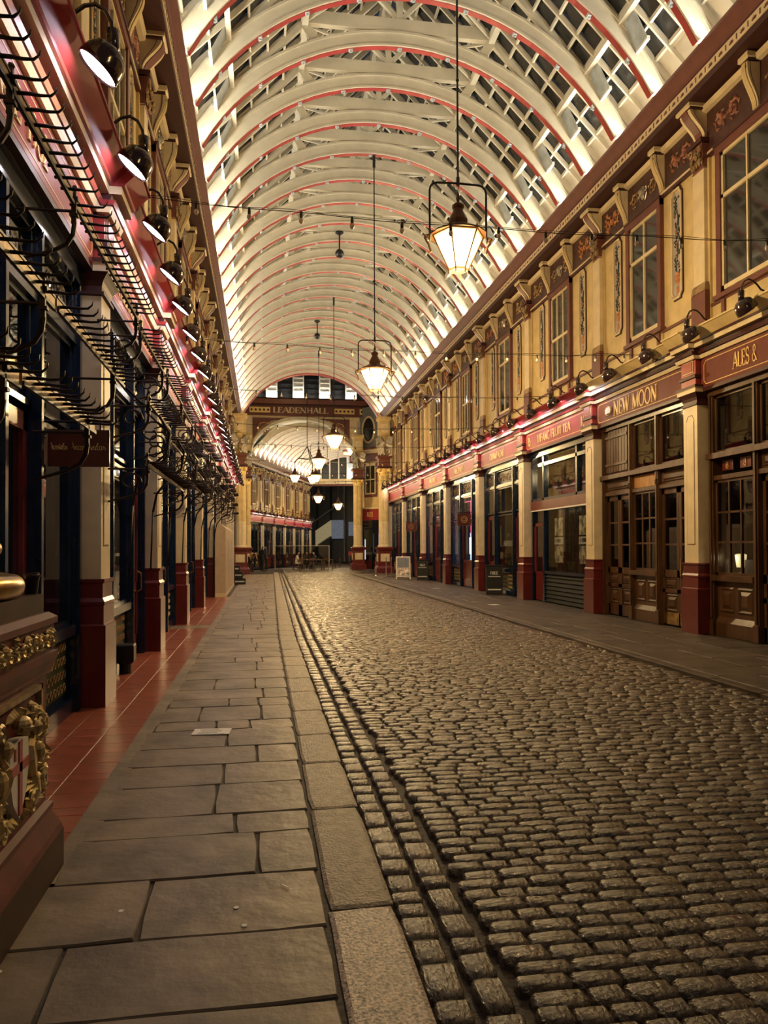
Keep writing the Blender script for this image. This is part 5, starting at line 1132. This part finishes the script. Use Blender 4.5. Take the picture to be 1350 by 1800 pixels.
# gable with the arch: plane y = 57
gb = MB(); gb.use('cream'); XC, RA, ZS = 2.85, 3.75, 8.3
def zar(x): # segmental arch
    t = (x - XC) / RA; return ZS + 2.75 * math.sqrt(max(0, 1 - t * t))
n = 36; xs = [XC - RA + 2 * RA * i / n for i in range(n + 1)]
for i in range(n):
    a, e = xs[i], xs[i + 1]; gb.add([(a, 57, zar(a)), (e, 57, zar(e)), (e, 57, 11.3), (a, 57, 11.3), (a, 57.5, zar(a)), (e, 57.5, zar(e)), (e, 57.5, 11.3), (a, 57.5, 11.3)], [(0, 1, 2, 3), (7, 6, 5, 4), (0, 4, 5, 1)])
gb.box(-2.6, XC - RA, 57, 57.5, 8.3, 11.3); gb.box(XC + RA, 7.8, 57, 57.5, 8.9, 11.3)
gable = gb.build('wall_far', kind='structure'); gable['label'] = 'cream gable wall with a great arch across the far side of the crossing'; gable['category'] = 'wall'
b = MB(); b.use('roofcream')
for i in range(n):
    a, e = xs[i], xs[i + 1]; b.add([(a, 56.85, zar(a) - .02), (e, 56.85, zar(e) - .02), (e, 56.85, zar(e) + .22), (a, 56.85, zar(a) + .22), (a, 57.1, zar(a) - .02), (e, 57.1, zar(e) - .02), (e, 57.1, zar(e) + .22), (a, 57.1, zar(a) + .22)], [(0, 1, 2, 3), (0, 4, 5, 1), (3, 2, 6, 7)])
for i in range(n // 2 + 2):
    a, e = xs[i], xs[i + 1]; b.add([(a, 57.1, zar(a) + .02), (e, 57.1, zar(e) + .02), (e, 60.2, zar(e) + .02), (a, 60.2, zar(a) + .02), (a, 57.1, zar(a) + .1), (e, 57.1, zar(e) + .1), (e, 60.2, zar(e) + .1), (a, 60.2, zar(a) + .1)], [(0, 1, 2, 3), (7, 6, 5, 4), (0, 4, 5, 1), (2, 6, 7, 3)])
b.build('arch_moulding', gable)
for sx in (-1, 1):
    b = MB(); b.use('brownred')
    pts = []
    for i in range(11): x = XC + sx * (.95 + 2.6 * i / 10); pts.append((x, min(zar(x) + .4, 11.0)))
    pts = [p for p in pts]; top = [(XC + sx * 3.55, 11.12), (XC + sx * .95, 11.12)]
    b.prism(pts + top, 56.9, 57, 'y'); sp = b.build('spandrel', gable)
    g = MB(); g.use('reliefpink'); cx, cz = XC + sx * 2.75, 10.35
    for a in range(8): ar = a * PI / 4; g.leaf((cx + .25 * math.cos(ar), cz + .25 * math.sin(ar)), .36, .14, ar, 0, .03)
    g.v = [(v[0], 56.9 - v[1], v[2]) for v in g.v]; g.use('goldpaint').tube([(cx + .45 * math.cos(i * .4), 56.88, cz + .45 * math.sin(i * .4)) for i in range(17)], .02, 4); g.build('rosette', sp)
b = MB(); b.use('brownred').box(-2.4, 7.9, 56.75, 57, 11.3, 11.42); b.box(-2.4, 7.9, 56.8, 57, 11.42, 12.0); b.use('darkmaroon').box(-2.4, 7.9, 56.7, 57, 12.0, 12.1); b.use('brownred').prism([(56.9, 12.1), (56.65, 12.15), (56.4, 12.45), (56.9, 12.5)], -2.4, 7.9, 'x')
b.use('darkmaroon').box(-2.4, 7.9, 56.6, 56.9, 12.5, 12.6); b.build('entablature', gable)
g = MB(); g.use('cream'); text(g, 'LEADENHALL', 0, 11.5, 0, .42, 1.32, .03); g.v = [(.75 + (-v[0]), 56.8 - v[1], v[2]) for v in g.v]; g.build('lettering', gable)
for x0, x1 in ((-.95, .55), (5.25, 6.75), (7.15, 7.85)):
    b = MB(); b.use('goldpaint').box(x0, x1, 56.785, 56.8, 11.5, 11.9); b.use('darkmaroon'); k = int((x1 - x0) / .3)
    for i in range(k): b.lathe(0, 0, [(.09, 0), (.09, .012)], 6); b.v[-12:] = [(x0 + .15 + i * .3 + v[0], 56.785 - v[2], 11.7 + v[1]) for v in b.v[-12:]]
    b.build('quatrefoil_band', gable)
b = MB(); b.use('panelgrey').box(7.0, 7.35, 56.95, 57, 9.2, 11.0); b.build('narrow_panel', gable)
b = MB(); b.use('brownred').box(5.9, 8.2, 56.6, 57.2, 8.7, 8.85); b.use('cream').box(5.9, 8.2, 56.7, 57.2, 8.45, 8.7); b.use('brownred').box(6.4, 8.2, 56.8, 57.3, 7.9, 8.45); b.build('impost', gable)
# glazed drum above
dr = MB(); dr.use('darkmaroon').box(-3, 9, 58.3, 58.6, 12.4, 12.6); dro = dr.build('drum', kind='structure'); dro['label'] = 'glazed drum with lit louvred lights above the lettered band'; dro['category'] = 'dome'
for i in range(10):
    x0 = -1.75 + i * 1.0
    if i % 2 == 0:
        b = MB(); b.use('drumlit').box(x0, x0 + .85, 58.45, 58.5, 12.5, 14.6)
        for z in range(6): b.use('roofcream').box(x0, x0 + .85, 58.3, 58.42, 12.7 + z * .34, 12.78 + z * .34)
        b.box(x0, x0 + .08, 58.25, 58.45, 12.5, 14.6); b.box(x0 + .77, x0 + .85, 58.25, 58.45, 12.5, 14.6); lo = b.build('louvred_light', dro)
        g = MB(); g.use('spotglow').ball((x0 + .42, 58.1, 12.72), .13, .08, .1, 8, 6); g.build('spot_lamp', lo)
        point('drum_spot', (x0 + .42, 57.95, 12.95), 40, (1, .93, .84), .08)
    else:
        b = MB(); b.use('roofglass').box(x0 - .1, x0 + .95, 58.5, 58.52, 12.5, 14.6); b.use('slatgrey')
        for z in range(5): b.box(x0 - .1, x0 + .95, 58.4, 58.5, 12.75 + z * .4, 12.81 + z * .4)
        b.build('louvred_light', dro)
# chamfered right-hand corner of the crossing with the oculus window
MC = T(7.0, 57.2, 0) @ RZ(math.radians(-52))
b = MB(); b.use('bluegrey').box(0, 5, 0, .3, 8.85, 12.0); b.use('buff').box(0, 5, 0, .3, 4.0, 8.85); ch = b.build('wall_corner', M=MC, kind='structure'); ch['label'] = 'chamfered corner wall with a round window right of the crossing arch'; ch['category'] = 'wall'
ocx, ocz = 1.25, 10.3; b = MB(); b.use('cream').tube([(ocx + .62 * math.cos(a * PI / 12), -.04, ocz + .95 * math.sin(a * PI / 12)) for a in range(25)], .09, 6); b.use('darkmaroon').tube([(ocx + .52 * math.cos(a * PI / 12), -.05, ocz + .84 * math.sin(a * PI / 12)) for a in range(25)], .04, 6); oc = b.build('round_window', ch)
g = MB(); g.use('oculusglass').lathe(0, 0, [(.54, 0), (.54, .02)], 24); g.v = [(ocx + v[0], -.02 - v[2], ocz + v[1] * 1.6) for v in g.v]; g.build('pane', oc)
b = MB(); b.use('brownred').box(0, 5, -.25, 0, 8.8, 8.95); b.use('cream').box(0, 5, -.18, 0, 8.5, 8.8); b.use('brownred').box(0, 5, -.08, 0, 7.9, 8.5); b.use('red').box(0, 5, -.2, 0, 3.6, 4.4); b.use('cream').box(0, 5, -.3, 0, 4.4, 4.52); b.use('brownred').box(0, .3, -.1, 0, 0, 8); b.use('blue').box(.3, .42, -.1, 0, 0, 3.6); b.box(1.6, 1.72, -.1, 0, 0, 3.6); b.box(2.9, 3.0, -.1, 0, 0, 3.6); b.box(.3, 3, -.1, 0, 2.9, 3.05); b.use('maroon').box(.42, 2.9, -.04, 0, 0, .6); b.build('shop_bay', ch)
g = MB(); g.use('glassdark').box(.42, 2.9, -.02, -.01, .6, 3.6); g.build('pane', ch); g = MB(); g.use('screenwhite').box(.55, .62, .2, .25, .7, 2.2); g.box(1.8, 2.6, .4, .42, 1.2, 2.6); g.build('lit_interior', ch)
g = MB(); g.use('goldpaint'); text(g, 'REI', 0, 3.85, 0, .34, 1.0); g.v = [(1.2 - v[0], -.2 - v[1], v[2]) for v in g.v]; g.build('lettering', ch)
b = MB(); b.use('cream'); a, e = .9, 1.95
for x0, x1, z0, z1 in ((a, a + .08, 5.5, 7.7), (e - .08, e, 5.5, 7.7), (a, e, 5.5, 5.6), (a, e, 7.6, 7.7), (a, e, 6.55, 6.63), (1.39, 1.44, 5.5, 7.7)): b.box(x0, x1, -.08, 0, z0, z1)
b.use('brownred').box(a - .12, e + .12, -.05, 0, 5.3, 5.5); b.box(a - .14, a - .02, -.06, 0, 5.5, 7.8); b.box(e + .02, e + .14, -.06, 0, 5.5, 7.8); wo = b.build('sash_window', ch)
g = MB(); g.use('upglass').box(a, e, -.02, -.01, 5.5, 7.7); g.build('pane', wo)
# back wall pieces hiding the outside beside the crossing
for x0, x1, n_ in ((-8, -2.4, 'left'), (9.0, 14, 'right')):
    b = MB(); b.use('buff').box(x0, x1, 57, 57.5, 0, 13); o = b.build('wall_beyond_' + n_, kind='structure'); o['label'] = 'buff wall closing the %s arm of the crossing' % n_; o['category'] = 'wall'
# far street, turned to the right, at four-fifths scale
ang = math.radians(15.7); S8 = 0.8
FB = T(-1.2, 57.3, 0) @ RZ(-ang)   # local y runs up the far street, x across
FBL = FB @ T(0, 0, 0) @ Matrix(((0, 1, 0, 0), (-1, 0, 0, 0), (0, 0, 1, 0), (0, 0, 0, 1))) @ Matrix.Diagonal((S8, S8, S8, 1))
def small_facade(F, L, side):
    cs = [-L + .4 + i * (L - .6) / 6 for i in range(7)]
    facade(F, cs, -L, -.05, side, 'wall_beyond_' + ('a' if 'left' in side else 'b'), ['b'] * 6, None)
    for i in range(6):
        k = 5 - i; s0, s1 = cs[i] + .27, cs[i + 1] - .27
        shopfront(F, s0, s1, [(.5, 'w'), (.5, 'w')] if i % 2 else [(.5, 'd'), (.5, 'w')], 'green' if False else 'blue', 'shopfront in the %s bay of the street beyond the crossing' % ORD[k], items=[('warmlit', .2, .5, -1.2, 2, 3.2)] if i in (5,) else ([('screenwhite', .2, .6, -1.2, 1.6, 3.0)] if i == 4 else []), seed=80 + i, gm='glassdark')
        sign(F, s0, s1, [], 'fasciared', 'red fascia sign over the %s bay of the street beyond the crossing' % ORD[k])
        for j in range(3):
            lamp(F, s0 + (s1 - s0) * (j + .5) / 3, True, '%s small lit lamp over the red fascias beyond the crossing' % ORD[k * 3 + 2 - j], 1, 'lamps over the far shops')
small_facade(FBL, 27.0, 'far left')
w8 = 8.0
vb = FB @ T(3.9, .4, -.0) @ Matrix.Diagonal((.82, .82, .82, 1))
vault(vb, [1.2 + 1.6 * i for i in range(16)], 'cream ribbed vault of the street beyond the crossing', 'roof_far', near_y=-1, skip=2)
area('gutter_uplight', FB @ Vector((.35, 11, 8.5)), (0, PI + .75, -ang), .15, 20, 330, UPC); area('gutter_uplight', FB @ Vector((7.6, 11, 8.5)), (0, PI - .75, -ang), .15, 20, 330, UPC)
# end wall of the far street
we = FB @ T(0, 21.8, 0)
b = MB(); b.use('brownred').box(-.5, 9, -.2, .2, 7.8, 8.0); b.use('cream').box(-.5, 9, -.25, .2, 8.0, 8.3); b.use('buff').box(-.5, 9, -.35, .2, 8.3, 8.5); b.use('cream').box(-.5, -.0, -.2, .2, 0, 7.8)
eo = b.build('wall_end', M=we, kind='structure'); eo['label'] = 'entablature across the far end of the street beyond the crossing'; eo['category'] = 'wall'
for i in range(9):
    x = .3 + i * .9; b = MB(); b.use('roofcream').box(x - .06, x + .06, -.1, .1, 8.5, 12.2); b.build('mullion', eo)
    if i < 8:
        g = MB(); g.use('ventglass' if i in (4, 6) else 'roofglass').box(x + .06, x + .84, -.01, .01, 8.5, 12.2); g.build('pane', eo)
        if i in (4, 6): g = MB(); g.use('spotglow').ball((x + .45, -.3, 8.75), .12, .1, .1); g.build('spot_lamp', eo); 
point('drum_spot', we @ Vector((5.2, -.8, 9.0)), 40, (1, .92, .8), .1)
# people, see below; modern building beyond
mo = thing('office_building', 'dark blue modern building with a diagonal lit stair beyond the far street', 'building', FB @ T(-5.2, 32, 0))
b = MB(); b.use('bluebuilding').box(-6, 22, 0, .5, 0, 26); 
b.build('wall', mo)
for i in range(12): b = MB(); b.use('slatgrey').box(-1 + i * 1.6, -.8 + i * 1.6, -.3, 0, 0, 24); b.build('fin', mo)
b = MB(); b.use('dimlit').add([(3.9, -1.2, 1.7), (5.7, -1.2, 2.9), (5.7, -1.2, 4.7), (3.9, -1.2, 3.5), (3.9, -.9, 1.7), (5.7, -.9, 2.9), (5.7, -.9, 4.7), (3.9, -.9, 3.5)], [(0, 1, 2, 3), (7, 6, 5, 4), (0, 4, 5, 1), (1, 5, 6, 2), (2, 6, 7, 3), (3, 7, 4, 0)]); b.build('stair_panel', mo)
b = MB(); b.use('dimblue').box(5.75, 7.1, -1.1, -.8, 2.6, 4.7); b.build('window_panel', mo); b = MB(); b.use('dimblue').box(7.6, 8.6, -.6, -.4, 2.9, 4.5); b.build('window_panel', mo)
b = MB(); b.use('bluegrey').beam((3.4, -1.3, 4.3), (6.2, -1.3, 6.2), .12, .12); b.beam((3.6, -1.3, 1.45), (5.7, -1.3, 2.85), .15, .15); b.box(7.15, 7.3, -1.2, -.6, 0, 12); b.build('stair_rail', mo)
# barrier board at the end
b = MB(); b.use('white').box(0, 4.0, -.03, .03, .85, 1.15); bb_ = b.build('road_barrier', M=FB @ T(4.6, 21, 0)); bb_['label'] = 'white and red barrier board across the far end of the street'; bb_['category'] = 'barrier'
b = MB(); b.use('red').box(-.5, 0, -.035, .035, .8, 1.2); b.box(-.45, -.38, -.03, .03, 0, .8); b.box(3.6, 3.67, -.03, .03, 0, .9); b.build('red_end', bb_)

b = MB(); b.use('roofcream').box(-4, 10, 52.4, 52.6, 14.05, 14.35); o = b.build('trim_3', kind='structure'); o['label'] = 'girder high across the crossing carrying the three-lantern cluster'; o['category'] = 'beam'
# chandelier of three lanterns at the crossing
cz_ = 52.5
r_ = thing('triple_lantern', 'cluster of three lanterns hung from a triangular frame at the crossing', 'chandelier', T(3.0, cz_, 6.5))
b = MB(); b.use('black').tube([(0, 0, 1.9), (0, 0, 7.6)], .025, 6)
TP = [(-.85, -.2), (.55, -.5), (.4, .8)]
for x, y in TP: b.tube([(0, 0, 2.0), (x * .5, y * .5, 1.3), (x, y, .9), (x, y, .62)], .03, 5)
for i in range(3): a, e = TP[i], TP[(i + 1) % 3]; b.tube([(a[0] * .75, a[1] * .75, 1.15), (e[0] * .75, e[1] * .75, 1.15)], .025, 5)
b.build('frame', r_)
for x, y in TP: lantern_parts(r_, M=T(x, y, 0), sc=.85, hoop=False)
point('lantern_light', (3.0, cz_, 5.4), 200, (1, .7, .33), .3)
for x, y, z, lb in ((4.7, 66.0, 6.0, 'left of two small far lanterns beyond the crossing'), (7.0, 72.0, 5.7, 'right of two small far lanterns beyond the crossing')):
    q_ = thing('hanging_lantern', lb, 'lantern', T(x, y, z), group='hexagonal hanging lanterns'); lantern_parts(q_, sc=1.0); b = MB(); b.use('black').tube([(0, 0, .86), (0, 0, 6.75)], .02, 5); b.build('hanging_rod', q_); point('lantern_light', (x, y, z - .95), 120, (1, .7, .33), .16)

# ------------------------------------------------------------------ people and tables beyond the left column
def person(x, y, rot, pose, lab, top='clothblack', legs='clothblack', hair='hair'):
    J = {'stand': dict(pel=(0, 0, .92), che=(0, -.02, 1.3), nek=(0, -.02, 1.47), hed=(0, -.05, 1.62), sh=.19, hip=.09, kn=(.1, 0, .5), an=(.11, .03, .08), to=(.12, -.14, .04), el=(.25, -.03, 1.12), ha=(.2, -.2, .98)),
         'bend': dict(pel=(0, 0, .88), che=(0, -.32, 1.12), nek=(0, -.46, 1.18), hed=(0, -.58, 1.2), sh=.18, hip=.09, kn=(.1, -.03, .48), an=(.11, .06, .08), to=(.12, -.1, .04), el=(.22, -.42, .85), ha=(.16, -.55, .68)),
         'sit': dict(pel=(0, 0, .5), che=(0, -.06, .88), nek=(0, -.1, 1.06), hed=(0, -.15, 1.2), sh=.18, hip=.1, kn=(.12, -.42, .52), an=(.12, -.4, .1), to=(.13, -.54, .05), el=(.24, -.16, .74), ha=(.14, -.4, .74))}[pose]
    V = []; E_ = []; Rd = []
    def v(p, r_, pa=None):
        V.append(p); Rd.append(r_)
        if pa is not None: E_.append((pa, len(V) - 1))
        return len(V) - 1
    pe = v(J['pel'], .14); mid = tuple((a + c) / 2 for a, c in zip(J['pel'], J['che'])); mi = v(mid, .135, pe); chn = v(J['che'], .16, mi); nk = v(J['nek'], .06, chn)
    hd0 = J['hed']; n1 = v((hd0[0], (hd0[1] + J['nek'][1]) / 2, (hd0[2] + J['nek'][2]) / 2), .062, nk); hd = v(hd0, .095, n1); v((hd0[0], hd0[1] - .0, hd0[2] + .08), .075, hd); v((hd0[0], hd0[1] - .1, hd0[2] - .02), .03, hd)
    for s in (-1, 1):
        sh = v((s * J['sh'], J['che'][1], J['che'][2] + .09), .07, chn); el = v((s * J['el'][0], J['el'][1], J['el'][2]), .05, sh); ha = v((s * J['ha'][0], J['ha'][1], J['ha'][2]), .035, el)
        dx = (J['ha'][0] - J['el'][0], J['ha'][1] - J['el'][1], J['ha'][2] - J['el'][2]); l = math.sqrt(sum(c * c for c in dx)); dx = [c / l for c in dx]
        pa_ = v((s * (J['ha'][0] + dx[0] * .07), J['ha'][1] + dx[1] * .07, J['ha'][2] + dx[2] * .07), .032, ha)
        for f_ in range(4): off = (f_ - 1.5) * .018; v((s * (J['ha'][0] + dx[0] * .15) + off, J['ha'][1] + dx[1] * .15, J['ha'][2] + dx[2] * .15 - .01), .009, pa_)
        v((s * (J['ha'][0] + dx[0] * .06) - s * .05, J['ha'][1] + dx[1] * .08, J['ha'][2] + dx[2] * .06), .01, ha)
        hp = v((s * J['hip'], J['pel'][1], J['pel'][2] - .05), .11, pe); kn = v((s * J['kn'][0], J['kn'][1], J['kn'][2]), .075, hp); an = v((s * J['an'][0], J['an'][1], J['an'][2]), .045, kn); v((s * J['to'][0], J['to'][1], J['to'][2]), .038, an)
    me = bpy.data.meshes.new('person'); me.from_pydata(V, E_, []); ob = bpy.data.objects.new('tmp', me); COL.objects.link(ob)
    md = ob.modifiers.new('s', 'SKIN'); md.use_smooth_shade = True
    for i, r_ in enumerate(Rd): me.skin_vertices[0].data[i].radius = (r_, r_)
    me.skin_vertices[0].data[0].use_root = True
    sb = ob.modifiers.new('d', 'SUBSURF'); sb.levels = 1; sb.render_levels = 1
    dg = bpy.context.evaluated_depsgraph_get(); me2 = bpy.data.meshes.new_from_object(ob.evaluated_get(dg)); bpy.data.objects.remove(ob)
    for m in (top, legs, 'skin', hair, 'black'): me2.materials.append(MATS[m])
    H3, Nk, Pe = Vector(J['hed']), Vector(J['nek']), Vector(J['pel'])
    for p in me2.polygons:
        c = p.center; k = 0
        if c.z < Pe.z - .02 and (pose != 'sit' or c.z < .47 or c.y < -.15) and abs(c.x) < .22: k = 1
        if pose == 'sit' and c.z > .6: k = 0
        if c.z < .11: k = 4
        if (c - H3).length < .17 and c.z > Nk.z - .01 if pose != 'bend' else (c - H3).length < .14: k = 2 if (c.y < H3.y + .0 and c.z < H3.z + .05) else 3
        hx_ = Vector((abs(c.x), c.y, c.z)) - Vector(J['ha'])
        if hx_.length < .17 and (c - H3).length > .2 and hx_.dot(Vector(J['ha']) - Vector(J['el'])) > 0: k = 2
        p.material_index = k
    me2.name = 'person'
    return thing('person', lab, 'person', T(x, y, 0) @ RZ(rot), data=me2)
person(-.05, 52.0, 2.2, 'stand', 'standing person in black coat beside the left column, arms in front', top='clothblack')
person(.25, 53.0, -1.6, 'stand', 'standing person in a long dark coat, furthest right of the standing group', top='clothblue')
person(-.75, 51.5, .4, 'bend', 'person in a tan coat bending forward by the left column', top='clothtan')
person(-1.05, 51.0, -.3, 'sit', 'seated person in dark clothes nearest the left column', top='clothblack')
person(2.35, 55.0, 1.4, 'sit', 'seated person in a white shirt at the dark tables', top='clothwhite')
person(3.1, 56.0, .3, 'sit', 'seated person in black behind the dark tables, beside the white shirt', top='clothblack')
person(3.75, 55.3, -1.2, 'sit', 'seated person in a dark jacket at the right end of the dark tables', top='clothblue')
def cafe_chair(x, y, a, lab):
    r_ = thing('cafe_chair', lab, 'chair', T(x, y, 0) @ RZ(a), group='dark cafe chairs'); b = MB(); b.use('wood').box(-.2, .2, -.2, .2, .42, .46); b.build('seat', r_)
    for sx in (-1, 1):
        for sy in (-1, 1): b = MB(); b.use('wood').tube([(sx * .18, sy * .18, .42), (sx * .2, sy * .21, 0)], .018, 5); b.build('leg', r_)
    b = MB(); b.use('wood')
    for sx in (-1, 1): b.tube([(sx * .18, .18, .44), (sx * .18, .24, .85)], .016, 5)
    b.box(-.2, .2, .2, .24, .72, .86); b.build('backrest', r_)
CH = [(-1.05, 51.0, -.3, 'under the seated person nearest the left column'), (2.35, 55.0, 1.4, 'under the person in the white shirt'), (3.1, 56.0, .3, 'under the person in black behind the tables'), (3.75, 55.3, -1.2, 'under the person in the dark jacket'),
      (2.6, 53.7, 3.3, 'empty at the near side of the first dark table'), (3.4, 53.6, 3.0, 'empty at the near side of the second dark table'), (4.3, 54.0, 3.3, 'empty at the near side of the third dark table'), (5.3, 55.4, -1.4, 'standing alone right of the tables')]
for x, y, a, l in CH: cafe_chair(x, y, a, 'dark wooden cafe chair ' + l)
for i, (x, y) in enumerate(((2.95, 54.6), (3.8, 54.5), (4.6, 54.8))):
    r_ = thing('cafe_table', '%s dark wooden cafe table from the white-shirted person' % ORD[i], 'table', T(x, y, 0), group='dark cafe tables'); b = MB(); b.use('wood').box(-.35, .35, -.3, .3, .71, .75); b.build('tabletop', r_)
    for sx in (-1, 1):
        for sy in (-1, 1): b = MB(); b.use('wood').box(sx * .3 - .025, sx * .3 + .025, sy * .25 - .025, sy * .25 + .025, 0, .71); b.build('leg', r_)
# glass wind screen behind the tables
b = MB(); b.use('silver')
for x in (.9, 2.9, 4.9): b.box(x - .02, x + .02, -.02, .02, 0, 1.75)
b.box(.9, 4.9, -.02, .02, 1.72, 1.75); b.box(.9, 4.9, -.02, .02, .05, .08); o = b.build('wind_screen', M=T(0, 57.6, 0) @ RZ(-.15)); o['label'] = 'metal framed glass wind screen behind the dark tables'; o['category'] = 'screen'
g = MB(); g.use('glass').box(.92, 4.88, -.005, .005, .08, 1.72); g.build('pane', o)
